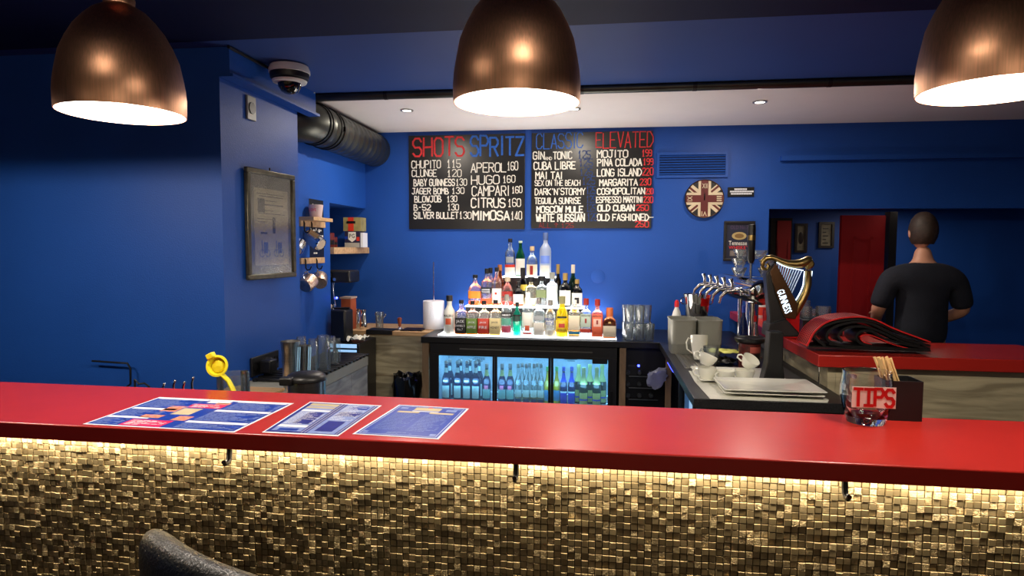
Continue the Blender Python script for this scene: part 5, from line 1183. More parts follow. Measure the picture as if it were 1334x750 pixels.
hw = b2.x-a2.x; hh = a2.z-z2; MB().box((a2.x+.28*hw, 4.9185, z2), (a2.x+.6*hw, 4.9199, a2.z)).build('red_band', lb_red, t)
MB().box((a2.x+.2*hw, 4.917, z2+.55*hh), (a2.x+.7*hw, 4.9184, z2+.72*hh)).build('dark_label', M['board'], t)
t, _, _, _ = boxy('white_carton', 'slim white carton beside the stacked tea boxes', 'box', 469.5, 473, 303, 318, 4.93, .1, M['paper'], zs_+.0005)
for i, (px, y0) in enumerate(((434, 310), (438, 313))):
    p = at(px, 320, Y=4.7+.12*i); t = thing('red_tin', ('dark red tin nearest the alcove edge on the shelf', 'shorter dark red tin on the alcove shelf, farther back')[i], 'tin', (p.x-.03, 4.7+.12*i, zs_+.0005)); h_ = .11-.03*i
    MB().lathe([(0, 0), (.036, 0), (.038, .003), (.038, h_*.5), (.038, h_-.003), (.034, h_), (0, h_)], (0, 0, 0), 24).build('can', lm('tin_red', (96, 20, 22)), t, local=True, smooth=True)
    MB().lathe([(.0384, .02), (.0384, h_*.5)], (0, 0, 0), 24, cap=False).build('label', M['board'], t, local=True, smooth=True)

# wood corner counter
t = thing('corner_counter', 'pale wood counter with wood-grain front in the left corner', 'counter', (-1.75, 4.75, 0))
MB().box((-2.64, 4.735, 0), (XL-.037, 4.76, .916)).build('front_panel', M['panelwood'], t)
MB().box((-2.64, 4.72, .9165), (XL-.037, BACKY-.001, .95)).build('worktop', M['oak'], t, bevel=.002)
for z_ in (.3, .6): MB().box((-2.0, 4.7335, z_), (XL-.037, 4.735, z_+.003)).build('panel_joint', M['postwood'], t)
# black mini fridge with the glass front facing the room
xf = at(468, 440, Y=4.36).x
t = thing('mini_fridge', 'black mini fridge with blue-lit glass under the coffee machine', 'fridge', ((xf-2.0)/1, 4.5, 0)); t.location.x = (xf+XS)/2
MB().box((XS+.001, 4.36, 0), (xf, 4.70, .905)).build('cabinet', M['black'], t, bevel=.003)
a = at(438, 451, Y=4.358); b = at(463, 461, Y=4.358)
MB().box((XS+.03, 4.352, .35), (xf-.02, 4.3595, b.z+.07)).build('glass_pane', emis('mini_fridge_glow', (.22, .55, .95), .9), t)
for i in range(3):
    MB().box((XS+.01, 4.345, .80+i*.03), (xf-.01, 4.3595, .812+i*.03)).build('vent_slat', M['blackplastic'], t)

# coffee machine in the alcove
cx, cy_ = XS+.03, 4.62
t = thing('coffee_machine', 'black and chrome espresso machine tucked in the alcove', 'coffee machine', (-2.2, 4.64, .95))
ztop = at(440, 352, Y=4.56).z
MB().box((-2.5, 4.50, .952), (-2.03, 4.7, 1.0)).build('drip_tray', M['blackplastic'], t, bevel=.005)
MB().box((-2.5, 4.62, 1.0), (-2.08, 4.70, ztop-.09)).build('back_body', M['blackplastic'], t, bevel=.005)
xr_ = at(457, 358, Y=4.52).x
MB().box((-2.5, 4.50, ztop-.09), (xr_, 4.7, ztop)).build('top_housing', M['blackplastic'], t, bevel=.012)
MB().box((-2.1, 4.494, ztop-.05), (-1.99, 4.4995, ztop-.02)).build('name_panel', M['steel'], t)
for i in range(3): MB().lathe([(0, -.014), (.012, -.014), (.014, 0)], (-2.15+.085*i+.02, 4.4995, ztop-.065), 16, axis='y').build('knob', M['chrome'], t, smooth=True)
wx = at(434.5, 380, Y=4.5).x
MB().tube([(wx, 4.50, ztop-.09), (wx, 4.49, ztop-.13), (wx+.01, 4.485, ztop-.2), (wx+.018, 4.49, 1.165)], [.009, .008, .006, .005], 10).build('steam_wand', M['chrome'], t, smooth=True)
p = at(438.5, 388, Y=4.49); MB().sphere(tuple(p), .009, 12).build('power_light', M['blueled'], t, smooth=True)
MB().lathe([(.035, 0), (.036, .02), (.03, .05), (.0, .05)], (-2.02, 4.56, 1.12), 20).build('group_head', M['chrome'], t, smooth=True)
# orange box, black knock box, cloth, pitchers
p = at(450, 390, Y=4.74); a = at(444, 389, Y=4.735); b = at(457, 420, Y=4.735)
t = thing('terracotta_box', 'terracotta orange box behind the coffee machine wand', 'box', ((a.x+b.x)/2, 4.78, .9505))
MB().box((a.x, 4.735, .9505), (b.x, 4.85, a.z)).build('carton', M['orange'], t, bevel=.002); MB().box((a.x-.01, 4.73, a.z), (b.x+.004, 4.86, a.z+.012)).build('lid', lm('lid_pale', (200, 176, 160)), t)
p0 = at(427, 415, Y=4.42); a = at(433, 418, Y=4.42); b = at(455, 403, Y=4.42)
t = thing('knock_box', 'black rounded knock-out box on top of the mini fridge', 'box', ((a.x+b.x)/2, 4.44, .906))
MB().box((-.062, -.06, 0), (.062, .06, b.z-.906)).xf(Matrix.Rotation(R(-8), 4, 'Z')).build('tub', M['rubber'], t, local=True, bevel=.014); MB().cyl((-.06, 0, b.z-.900), (.06, 0, b.z-.898), .008, 10).build('bar', M['blackplastic'], t, local=True, smooth=True)
def crumple(name, label, cat, c, sx, sy, sz, m_, n=18, seed=1, amp=.5):
    mb = MB(); g = []
    for j in range(n+1):
        row = []
        for i in range(n+1):
            u, v_ = i/n-.5, j/n-.5; e = 1-max(abs(u), abs(v_))*1.1
            h = max(.0, noise.noise(Vector((u*5+seed, v_*5, seed)))*amp+.45)*sz*(max(0, e)*.8+.35)
            row.append(mb.bm.verts.new((c[0]+u*sx*(1+.25*noise.noise(Vector((v_*4, seed, 0)))), c[1]+v_*sy*(1+.25*noise.noise(Vector((u*4, 7+seed, 0)))), c[2]+.002+h)))
        g.append(row)
    for j in range(n):
        for i in range(n): mb.bm.faces.new((g[j][i], g[j][i+1], g[j+1][i+1], g[j+1][i]))
    o = mb.build(name, m_, smooth=True); s = o.modifiers.new('s', 'SOLIDIFY'); s.thickness = .0015; s.offset = 1
    return tag(o, label, cat)
p = at(455, 430, Y=4.40); crumple('crumpled_cloth', 'crumpled white cloth on the front edge of the mini fridge', 'cloth', (xf-.04, 4.445, .906), .12, .15, .075, M['cloth'], seed=3)
jug = [(0, 0), (.9, 0), (1, .04), (1, .3), (.72, .7), (.7, .85), (.8, 1), (.76, 1), (.66, .85), (.68, .7), (.94, .3), (.92, .06), (0, .04)]
for i, (px, tp, w_) in enumerate(((465, 402.5, 13), (473.5, 403.5, 10))):
    t, r, H = can('milk_pitcher', ('steel milk pitcher nearest the coffee machine', 'steel milk pitcher right beside the black tamper mat')[i], 'pitcher', px, 424, tp, w_, 4.93-.11*i, .9503, M['chrome'], jug)
    MB().tube([(0, -r*.8, H*.85), (0, -r*1.5, H*.75), (0, -r*1.5, H*.4), (0, -r*.95, H*.3)], .004, 8).build('handle', M['chrome'], t, local=True, smooth=True)
p = at(494.5, 420, Y=4.88); t, r, H = can('glass_tumbler', 'small glass holding cutlery on the corner counter', 'glass', 494.5, 421, 406, 11, 4.88, .9503, M['glassclear'], [(0, 0), (.85, 0), (.87, .02), (1, 1), (.93, 1), (.8, .08), (0, .06)])
for i, (dx_, dz_) in enumerate(((-.03, .11), (.012, .085), (.045, .105), (-.012, .09))):
    tag(MB().tube([(t.location.x-dx_*.2, 4.88+.005*i, .9575), (t.location.x+dx_*.9, 4.88+.004*i, .95+dz_*.95)], .0028, 6).sphere((t.location.x+dx_, 4.88+.004*i, .95+dz_+.004), .0085, 10, (1, .35, 1.4)).build('teaspoon', M['chrome'], smooth=True), ('teaspoon leaning left in the glass on corner counter', 'short teaspoon in the middle of the cutlery glass', 'teaspoon leaning right in the glass on corner counter', 'teaspoon half hidden among cutlery in the glass')[i], 'spoon')
a = at(478, 431, Y=4.725); b = at(512, 424, Y=4.725)
t = thing('tamper_mat', 'black rubber tamping mat on the corner counter edge', 'mat', ((a.x+b.x)/2, 4.76, .95))
MB().box((a.x, 4.712, .9505), (b.x, 4.83, .9605)).box((a.x, 4.70, .925), (b.x, 4.7118, .9605)).build('mat', M['rubber'], t, bevel=.003)
p = at(511.5, 424, Y=4.79); t = thing('coffee_tamper', 'coffee tamper with wooden handle beside the black mat', 'tamper', (p.x+.012, 4.78, .951))
t.location = (b.x+.035, 4.78, .9503)
MB().lathe([(0, 0), (.024, 0), (.024, .012), (.012, .022), (.010, .03), (0, .03)], (0, 0, 0), 20).build('base', M['chrome'], t, local=True, smooth=True)
MB().lathe([(.010, .03), (.012, .05), (.018, .085), (.017, .098), (0, .104)], (0, 0, 0), 18).build('handle', lm('rosewood', (136, 62, 36)), t, local=True, smooth=True)
a = at(524, 427, Y=4.8); b = at(551, 421, Y=4.8)
t = thing('drip_grate', 'small dark slatted grate on corner counter by paper towels', 'grate', ((a.x+b.x)/2, 4.83, .95))
MB().box((a.x, 4.75, .9503), (b.x, 4.92, .955)).build('tray', M['black'], t)
for i in range(9): x = a.x+(b.x-a.x)*(i+.5)/9; MB().box((x-.006, 4.755, .9552), (x+.004, 4.915, .959)).build('slat', M['bronze'], t)
# bin with black bag
a = at(508, 500, Y=4.45); b = at(544, 500, Y=4.45); cx = (a.x+b.x)/2; rb = (b.x-a.x)/2
t = thing('waste_bin', 'waste bin lined with shiny black bag beside the fridge', 'bin', (cx, 4.5, 0))
ztop = at(535, 489, Y=4.5).z
MB().lathe([(0, 0), (rb*.75, 0), (rb*.9, ztop-.06), (rb*.87, ztop-.06), (rb*.72, .01), (0, .01)], (cx, 4.54, .0), 24, cap=False).build('tub', M['blackplastic'], t, smooth=True)
mb = MB().lathe([(rb*.9, ztop-.22), (rb*.98, ztop-.1), (rb*1.0, ztop-.03), (rb*.95, ztop), (rb*.86, ztop-.01), (rb*.8, ztop-.08), (rb*.7, ztop-.2)], (cx, 4.54, 0), 48, cap=False)
for v_ in mb.bm.verts:
    n_ = noise.noise(v_.co*22)*.02+noise.noise(v_.co*60)*.008; a_ = math.atan2(v_.co.y-4.54, v_.co.x-cx); v_.co.x += n_*math.cos(a_); v_.co.y += n_*math.sin(a_); v_.co.z += n_*.9
mb.build('bag_liner', mat('shiny_black_film', (10, 10, 11), .16, coat=.6), t, smooth=True)

# ================================================================== RIGHT: side bar, taps, crockery, person
ZW = .9505; BX0 = 1.005; BX1 = 1.62; BY0 = 3.11
t = thing('side_bar', 'red-topped side bar with pale wood panelling at the right', 'bar counter', (1.3, 4.1, 0))
MB().box((BX0, BY0, 1.052), (2.15, 3.62, 1.11)).build('bar_top', M['red'], t, bevel=.004)
MB().box((BX0, 3.621, 1.052), (BX1, 5.19, 1.11)).build('bar_top', M['red'], t, bevel=.004)
MB().box((1.065, BY0+.05, 0), (1.10, 5.19, 1.051)).build('side_panel', M['panelwood'], t)
MB().box((1.101, BY0+.05, 0), (2.1, BY0+.085, 1.051)).build('end_panel', M['panelwood'], t)
MB().box((1.5, 3.55, 0), (1.53, 5.19, 1.051)).build('outer_panel', M['panelwood'], t)
# grey tubs
a = at(873, 452, Y=3.98); b = at(942, 452, Y=3.98); zt_ = at(900, 415, Y=3.98).z; zt_ = at(905, 417, Y=3.98).z
for i, (px0, px1, lb) in enumerate(((873, 908, 'left grey plastic ice tub at the back of right worktop'), (909, 942, 'right grey plastic ice tub beside the wood panelling'))):
    a = at(px0, 450, Y=3.99); b = at(px1, 450, Y=3.99); w_ = (b.x-a.x)/2; cx = (a.x+b.x)/2; t = thing('ice_tub', lb, 'tub', (cx, 4.1, ZW)); H_ = zt_-ZW
    def rr_ring(w, d, h, r=.035, n=6):
        out = []
        for (sx, sy, a0) in ((1, 1, 0), (-1, 1, 90), (-1, -1, 180), (1, -1, 270)):
            for q in range(n+1):
                aa = R(a0+90*q/n); out.append((sx*(w-r)+r*math.cos(aa), sy*(d-r)+r*math.sin(aa), h))
        return out
    mb = MB(); prev = None
    for (w, d, h) in ((w_*.88, .10, 0), (w_*.93, .108, H_*.28), (w_*.945, .111, H_*.29), (w_*.97, .115, H_*.95), (w_, .12, H_*.955), (w_, .12, H_), (w_*.96, .115, H_), (w_*.9, .105, H_*.3), (w_*.85, .095, .004)):
        ring = [mb.bm.verts.new(p) for p in rr_ring(w, d, h)]
        if prev:
            for q in range(len(ring)): mb.bm.faces.new((prev[q], prev[(q+1) % len(ring)], ring[(q+1) % len(ring)], ring[q]))
        else: mb.bm.faces.new(ring[::-1])
        prev = ring
    mb.bm.faces.new(prev); mb.build('tub', M['greyplastic'], t, smooth=True, local=True)
# white spray bottle / washing-up bottle
t, r, H = can('squeeze_bottle', 'white squeeze bottle with red cap behind the left grey tub', 'bottle', 881, 430, 397, 16, 4.40, .9505, M['white'], [(0, 0), (.95, 0), (1, .03), (1, .55), (.6, .82), (.3, .93), (.3, 1), (0, 1)])
MB().lathe([(r*.36, H*.95), (r*.36, H*1.06), (r*.2, H*1.12), (0, H*1.12)], (0, 0, 0), 16).build('cap', M['redplastic'], t, local=True, smooth=True)
# champagne bucket
p = at(907.5, 411, Y=4.40); z0 = .9505
tag(MB().box((p.x-.085, 4.30, .9505), (p.x+.13, 4.54, at(907, 413, Y=4.40).z)).build('black_crate', M['blackplastic'], bevel=.004), 'low black crate beneath the chrome champagne bucket', 'crate')
z0 = at(907, 413, Y=4.40).z+.0005; r_ = 18*mpp(p); H_ = at(907, 383, Y=4.40).z-z0
t = thing('champagne_bucket', 'chrome champagne bucket with ring handles behind the grey tubs', 'bucket', (p.x, 4.41, z0))
MB().lathe([(0, 0), (r_*.72, 0), (r_*.78, .01), (r_*.92, H_*.8), (r_, H_*.96), (r_*1.02, H_), (r_*.98, H_), (r_*.88, H_*.8), (r_*.74, .015), (0, .012)], (0, 0, 0), 36, cap=False).build('bucket', M['chrome'], t, local=True, smooth=True)
for s_ in (-1, 1): MB().tube([(s_*(r_*.93)+s_*.018*math.cos(a_), .004, H_*.7+.022*math.sin(a_)) for a_ in [2*PI*q/12 for q in range(12)]], .004, 6, closed=True).build('ring_handle', M['chrome'], t, local=True, smooth=True)
MB().lathe([(r_*.86, H_*.5), (r_*.96, H_*.86)], (0, 0, 0), 10, a0=R(-80), a1=R(-30)).build('red_label', M['redplastic'], t, local=True, smooth=True)

# chrome beer tower: T-shaped drum with taps
TY = 3.82
c = at(974, 378, Y=TY); k = mpp(c)
t = thing('beer_tower', 'chrome beer tower with row of taps beside the glowing harp', 'beer tower', (c.x, TY+.1, ZW))
MB().lathe([(.0, 0), (.065, 0), (.065, .01), (.045, .02), (.036, .035), (.036, c.z-ZW)], (c.x+.05, TY+.1, ZW), 28).build('column', M['chrome'], t, smooth=True)
dx0 = at(948, 378, Y=TY+.35); 
d0 = Vector((c.x+.07, TY-.06, c.z-.01)); d1 = Vector((c.x-.03, TY+.62, c.z-.0))
MB().tube([d0, d0.lerp(d1, .01), d0.lerp(d1, .02), d1], [.05, .066, .072, .072], 32).build('drum', M['chrome'], t, smooth=True)
for i in range(5):
    q = d0.lerp(d1, .12+.19*i)
    MB().tube([q+Vector((-.06, 0, 0)), q+Vector((-.13, 0, .008)), q+Vector((-.17, 0, -.0)), q+Vector((-.205, 0, -.035)), q+Vector((-.212, 0, -.07))], [.014, .014, .011, .009, .008], 12).build('tap_spout', M['chrome'], t, smooth=True)
    MB().tube([q+Vector((-.14, 0, .0)), q+Vector((-.14, 0, .045)), q+Vector((-.15, 0, .075))], [.011, .009, .014], 10).build('tap_lever', M['chrome'], t, smooth=True)
    MB().lathe([(0, -.008), (.024, -.006), (.026, 0), (.024, .006), (0, .008)], tuple(q+Vector((-.09, 0, 0))), 20, axis='x').build('tap_collar', M['chrome'], t, smooth=True)
# chrome support leg and lower rail under the drum
lg = at(966, 400, Y=TY-.02); MB().cyl((lg.x, TY+.0, ZW), (lg.x, TY+.02, c.z-.05), .012, 12).build('support_leg', M['chrome'], t, smooth=True)
# tall black tap handle with gold band
hb = at(978, 345, Y=TY+.02); ht = at(978, 292, Y=TY+.02)
t = thing('tap_handle', 'tall black tap handle with gold band above the chrome tower', 'tap handle', (hb.x, TY+.02, c.z+.06))
MB().tube([(hb.x, TY+.02, c.z+.065), (hb.x, TY+.02, hb.z+.02)], [.008, .008], 10).build('stem', M['chrome'], t, smooth=True)
MB().lathe([(.012, hb.z+.01), (.0215, hb.z+.03), (.0225, ht.z-.02), (.021, ht.z-.003), (.0, ht.z)], (hb.x, TY+.02, 0), 20).build('grip', M['blackplastic'], t, smooth=True)
bz = at(978, 309.5, Y=TY).z; MB().lathe([(.0232, bz-.014), (.0232, bz+.014)], (hb.x, TY+.02, 0), 24, cap=False).build('gold_band', M['gold'], t, smooth=True)
# stacked bowls/glasses on the tower
for i in range(6):
    px, zoff = ((963, 0), (963, .055), (965, .11), (998, 0), (999, .05), (990, .105))[i]
    p = at(px, 362, Y=TY+.2); zz = c.z+.0735+zoff
    t = thing('sundae_glass', ('lowest', 'middle', 'topmost', 'lowest', 'middle', 'topmost')[i]+' clear glass bowl in the %s stack on the chrome tower' % ('left' if i < 3 else 'right'), 'glass', (min(p.x, c.x+.035) if i < 3 else c.x+.13, TY+(.21 if i < 3 else .22), zz))
    if i >= 3: t.location.x = p.x-.0; t.location.y = TY+.22
    MB().lathe([(0, 0), (.026, 0), (.028, .004), (.034, .02), (.044, .04), (.046, .052), (.043, .052), (.041, .04), (.03, .02), (0, .008)], (0, 0, 0), 24, cap=False).build('bowl', M['glassclear'], t, local=True, smooth=True)
tag(MB().box((c.x-.02, TY+.14, c.z+.0715), (at(1006, 362, Y=TY+.22).x, TY+.30, c.z+.0732)).build('glass_shelf', M['chrome']), 'thin chrome drip shelf on top of the beer tower', 'shelf')

# harp beer font --------------------------------------------------------
HY = 3.42
def hz(x, y): return at(860+x/5, 320+y/5, Y=HY)       # measured on a five-times enlargement
t = thing('harp_beer_font', 'black beer font with glowing golden harp on the side bar', 'beer font', tuple(hz(770, 580)))
t.location.y = HY
def plate(name, pts, m_, y0, y1, bevel=.0, parent=None):
    P_ = [hz(*p) for p in pts]
    return MB().prism([(p.x, p.z) for p in P_], lambda x, z: (x, HY+y0, z), lambda x, z: (x, HY+y1, z)).build(name, m_, parent or t, bevel=bevel)
kz = hz(770, 580).z
sh = 1.1115-kz
plate('base', [(690, 500), (800, 470), (830, 500), (895, 570), (895, 583), (680, 583), (682, 560)], M['blackplastic'], -.06, .07, .006)
plate('black_body', [(678, 190), (682, 172), (735, 108), (745, 120), (812, 480), (800, 500), (700, 520), (705, 470)], M['blackplastic'], -.035, .04, .006)
plate('soundboard', [(700, 165), (736, 108), (758, 150), (882, 380), (866, 470), (850, 470), (792, 462), (735, 300)], M['bronze'], -.05, -.036, .004)
# golden neck curve
neck = [(664, 128), (668, 100), (690, 80), (720, 76), (752, 86), (790, 104), (830, 116), (875, 120), (915, 116), (945, 104), (965, 92), (980, 92)]
rad = [.010, .013, .014, .014, .015, .017, .019, .022, .024, .024, .022, .018]
MB().tube([hz(*p)+Vector((0, -.005, 0)) for p in neck], rad, 14).build('gold_neck', M['gold'], t, smooth=True)
MB().tube([hz(664, 128), hz(672, 150), hz(695, 152), hz(706, 132), hz(694, 116)], [.010, .010, .009, .008, .007], 12).build('gold_scroll', M['gold'], t, smooth=True)
plate('neck_tip', [(955, 70), (978, 74), (1003, 118), (990, 140), (955, 160), (940, 140)], M['gold'], -.022, .016, .008)
MB().tube([hz(962, 160)+Vector((0, -.005, 0)), hz(966, 200), hz(965, 250), hz(950, 305), hz(925, 355), hz(895, 405), hz(872, 450)], [.017, .0165, .017, .018, .02, .022, .018], 12).build('harp_pillar', M['gold'], t, smooth=True)
MB().tube([hz(982, 165)+Vector((0, -.02, 0)), hz(984, 215), hz(982, 255), hz(968, 310), hz(942, 360), hz(906, 410), hz(880, 455)], .0022, 6).build('light_line', M['signglow'], t, smooth=True)
MB().tube([hz(932, 168)+Vector((0, -.02, 0)), hz(936, 210), hz(932, 255), hz(915, 300), hz(893, 340), hz(872, 368)], .003, 6).build('light_line', M['signglow'], t, smooth=True)
MB().tube([hz(752, 108)+Vector((0, -.02, 0)), hz(790, 128)+Vector((0, -.02, 0)), hz(830, 142)+Vector((0, -.02, 0)), hz(880, 152)+Vector((0, -.02, 0)), hz(925, 160)+Vector((0, -.02, 0))], .003, 6).build('light_line', M['signglow'], t, smooth=True)
strm = mat('glowing_strings', (150, 170, 200), .3, .3, emit=.35, ecol=(.6, .75, 1))
for i in range(11):
    u = i/10; a = hz(758+165*u, 118+44*u); b = hz(775+72*min(1, u*1.0)+0*u, 165+160*u) if True else None
    b = hz(762+88*u, 158+165*u)
    MB().cyl(a, b, .0026, 6).build('string', strm, t, smooth=True)
# lettering down the soundboard
p0, p1 = hz(757, 285), hz(812, 432); ux = (p1-p0).normalized(); uz = Vector((-ux.z, 0, ux.x)); 
if uz.x < 0: uz = -uz
uz = Vector((-ux.z, 0, ux.x)).normalized()
Wt = (p1-p0).length; mb = MB(); ht_ = .036
P0 = Vector((p0.x, HY-.0505, p0.z))-uz*0.012
printed(mb, 'GUINNESS', P0, ux, uz, -UY, Wt, ht_, .0015); mb.build('lettering', M['signglow'], t)
# black pump column under the font on the worktop
a = at(1001, 485, Y=3.25); b = at(1019, 438, Y=3.25)
t = thing('pump_column', 'black pump column on right worktop under the harp font', 'pump', ((a.x+b.x)/2-.0, 3.25, ZW))
MB().prism([(-.055, 0), (.05, 0), (.045, .03), (.036, .10), (.034, 1.20-ZW), (-.03, 1.20-ZW), (-.036, .1), (-.05, .03)], lambda x, z: ((a.x+b.x)/2-.012+x, 3.2, ZW+z), lambda x, z: ((a.x+b.x)/2-.012+x, 3.28, ZW+z)).build('column', M['rubber'], t, bevel=.004)
MB().cyl((BX0+.035, 3.2, ZW), (BX0+.035, 3.2, 1.051), .004, 8).build('chrome_rod', M['chrome'], t, smooth=True)
# items on the worktop around x 955..1000
def prof_bottle(name, label, cat, px, base, top, w_, Y, Z, m_, capm, pf=None):
    t, r, H = can(name, label, cat, px, base, top, w_, Y, Z, m_, pf or [(0, 0), (.95, 0), (1, .03), (1, .45), (.75, .68), (.32, .85), (.3, .9), (0, .9)])
    MB().lathe([(r*.34, H*.88), (r*.36, H), (0, H*1.005)], (0, 0, 0), 14).build('cap', capm, t, local=True, smooth=True); return t
t, r, H = can('black_lidded_jar', 'black-lidded jar with red printed wrap on the right worktop', 'jar', 976, 476, 447, 27, 3.60, ZW, mat('jar_print', (84, 26, 22), .35, var=.6, scale=60), [(0, 0), (.95, 0), (1, .02), (1, 1), (0, 1)])
MB().lathe([(.9*r, H), (1.2*r, H*1.04), (1.42*r, H*1.14), (1.44*r, H*1.22), (1.36*r, H*1.25), (1.1*r, H*1.2), (0, H*1.2)], (0, 0, 0), 32, cap=False).build('lid', M['blackplastic'], t, local=True, smooth=True)
MB().lathe([(r*1.012, H*.1), (r*1.012, H*.62)], (0, 0, 0), 12, a0=R(-80), a1=R(-30)).build('dark_label', M['board'], t, local=True, smooth=True)
MB().lathe([(r*1.02, H*.66), (r*1.02, H*.9)], (0, 0, 0), 12, a0=R(-100), a1=R(-30)).build('pink_label', lm('label_salmon', (196, 96, 84)), t, local=True, smooth=True)
jb = ZW
prof_bottle('spray_bottle', 'blue bottle standing behind the black-lidded jar', 'bottle', 967.5, 450, 398, 13, 3.76, ZW, GL['blueglass'], M['navyprint'])
prof_bottle('clear_bottle', 'clear bottle with red cap right behind the black-lidded jar', 'bottle', 982.5, 470, 411, 12, 3.745, ZW, M['glassclear'], M['redplastic'])
t, r, H = can('red_mug', 'bright red plastic beaker behind the harp font', 'cup', 1000, 440, 403, 13, 4.3, 1.1105, M['redplastic'], [(0, 0), (.9, 0), (.92, .02), (1, 1), (.94, 1), (.85, .06), (0, .05)])
t.location.x = at(1000, 425, Y=4.3).x; t.location.y = 4.3
p = at(1030, 425, Y=3.75); t, a, b, z0 = boxy('red_box', 'small red box on the side bar right of harp font', 'box', 1024, 1041, 407, 437, 3.66, .08, M['redplastic'], 1.1105)
# grey-white container by the panel
t, r, H = can('wipes_tub', 'white tub with red print between jar and harp font', 'tub', 991, 432, 393, 14, 4.7, 1.1105, M['white'], [(0, 0), (.95, 0), (1, .02), (1, .95), (.9, 1), (0, 1)])
t.location.x = at(993, 420, Y=4.7).x; t.location.y = 4.7
MB().lathe([(r*1.01, H*.2), (r*1.01, H*.7)], (0, 0, 0), 12, a0=R(-150), a1=R(-50)).build('label', lb_red, t, local=True, smooth=True)

# mugs, cups and plates on the worktop
def cup(label, px, py, Y, Z, r, H, tilt=None, ha=150, m_=None, off=None, glassy=False):
    p = at(px, py, Y=Y); t = thing('coffee_cup' if not glassy else 'glass_mug', label, 'cup' if not glassy else 'mug', (p.x, Y, Z)); m_ = m_ or M['porcelain']
    T_ = Matrix()
    if tilt: T_ = Matrix.Translation((0, 0, tilt[2])) @ Matrix.Rotation(R(tilt[0]), 4, 'X') @ Matrix.Rotation(R(tilt[1]), 4, 'Y')
    MB().lathe([(0, 0), (r*.55, 0), (r*.58, .004), (r*.8, H*.3), (r*.95, H*.7), (r, H), (r*.95, H), (r*.9, H*.7), (r*.74, H*.3), (r*.5, .007), (0, .006)], (0, 0, 0), 28, cap=False).xf(T_).build('bowl', m_, t, local=True, smooth=True)
    ca, sa = math.cos(R(ha)), math.sin(R(ha)); P3 = lambda d_, h: (ca*d_, sa*d_, h)
    MB().tube([P3(r*.92, H*.82), P3(r*1.25, H*.88), P3(r*1.5, H*.7), P3(r*1.42, H*.42), P3(r*.8, H*.25)], [.004, .0042, .0045, .0042, .004], 8).xf(T_).build('handle', m_, t, local=True, smooth=True)
    return t
Zp = ZW+.0075
cr_, cH = .045, .062
cup('white coffee cup upright, under the tilted cup at left', 921, 492, 3.20, Zp, cr_, cH, ha=185)
cup('white coffee cup tilted on top of the left cup', 918, 480, 3.20, Zp+cH+.001, cr_, .052, (0, 22, .012), 180)
cup('white coffee cup upright in the middle of the plates', 945, 493, 3.19, Zp, cr_, .05, ha=215)
cup('white coffee cup upright, right of the middle cup', 970, 492, 3.21, Zp, cr_*1.05, .052, ha=150)
cup('white coffee cup lying tilted on the right cup', 972, 480, 3.23, Zp+.056, cr_*.95, .05, (28, 25, .012), 170)
cup('tall clear glass mug right of the tall white mug', 926, 474, 3.62, ZW+.0005, .043, .11, m_=M['glassclear'], ha=-170, glassy=True)
cup('white tall mug behind the stacked coffee cups', 911, 470, 3.75, ZW+.004, .05, .14, (-12, 0, .008), 190)
def plate_sq(label, x0, x1, y0, y1, z, rot=0):
    t = thing('square_plate', label, 'plate', ((x0+x1)/2, (y0+y1)/2, z)); w_, d_ = (x1-x0)/2, (y1-y0)/2
    mb = MB(); prev = None
    for (k_, h) in ((.62, 0), (.66, .0), (.74, .003), (.98, .0125), (1, .0145), (.985, .0165), (.76, .008), (.7, .0055), (.0001, .005)):
        ring = [mb.bm.verts.new(p) for p in [(q[0], q[1], h) for q in rr_ring(w_*k_, d_*k_, 0, min(.012, w_*k_*.5), 4)]]
        if prev:
            for q in range(len(ring)): mb.bm.faces.new((prev[q], prev[(q+1) % len(ring)], ring[(q+1) % len(ring)], ring[q]))
        else: mb.bm.faces.new(ring[::-1])
        prev = ring
    mb.build('plate', M['porcelain'], t, local=True, smooth=True, angle=30).rotation_euler = (0, 0, R(rot)); return t
g = [at(*q, Z=.968) for q in ((934, 496), (1036, 499), (1082, 519), (958, 516))]
plate_sq('large square white plate nearest on the right worktop, top of two', .535, .965, 2.845, 3.125, ZW+.0225, 1)
plate_sq('square white plate under the large nearest plate', .54, .96, 2.85, 3.125, ZW+.0065, -1)
g2 = [at(*q, Z=.965) for q in ((905, 480), (1000, 482), (1030, 494), (915, 497))]
plate_sq('square white plate carrying the coffee cups, behind the large plate', .478, .90, 3.13, 3.50, ZW+.002)
# white cloth under plates
mb = MB(); pts = [at(*q, Z=ZW+.001) for q in ((897, 483), (1000, 485), (1080, 521), (1078, 524.5), (925, 519.5), (905, 497))]
mb.slab([Vector(p) for p in pts][::-1], .0012); tag(mb.build('tea_towel', M['cloth']), 'flat white tea towel under the plates on the right worktop', 'cloth')
# drip tray with ridges
a = at(893, 460, Z=ZW); b = at(912, 480, Z=ZW)
x0, x1, y0, y1 = WX+.05, WX+.23, 3.52, 4.0
t = thing('draining_tray', 'ridged metal draining tray along the left edge of right worktop', 'tray', ((x0+x1)/2, (y0+y1)/2, ZW))
MB().box((x0, y0, ZW), (x1, y1, ZW+.003)).build('sheet', M['steel'], t)
for i in range(8): x = x0+.012+i*(x1-x0-.024)/7; MB().box((x-.003, y0+.02, ZW+.0031), (x+.003, y1-.02, ZW+.007)).build('ridge', M['steel'], t)
crumple('black_cloth', 'folded black cloth on the right worktop beside the jar', 'cloth', (at(946, 462, Y=3.66).x, 3.72, ZW), .14, .17, .05, M['rubber'], seed=5)
o = crumple('yellow_cloth', 'pale yellow cleaning cloth lying over the black cloth', 'cloth', (at(944, 462, Y=3.74).x, 3.76, ZW+.05), .16, .11, .035, lm('cloth_yellow', (226, 226, 110)), seed=8)
p = at(943, 473, Y=3.3)
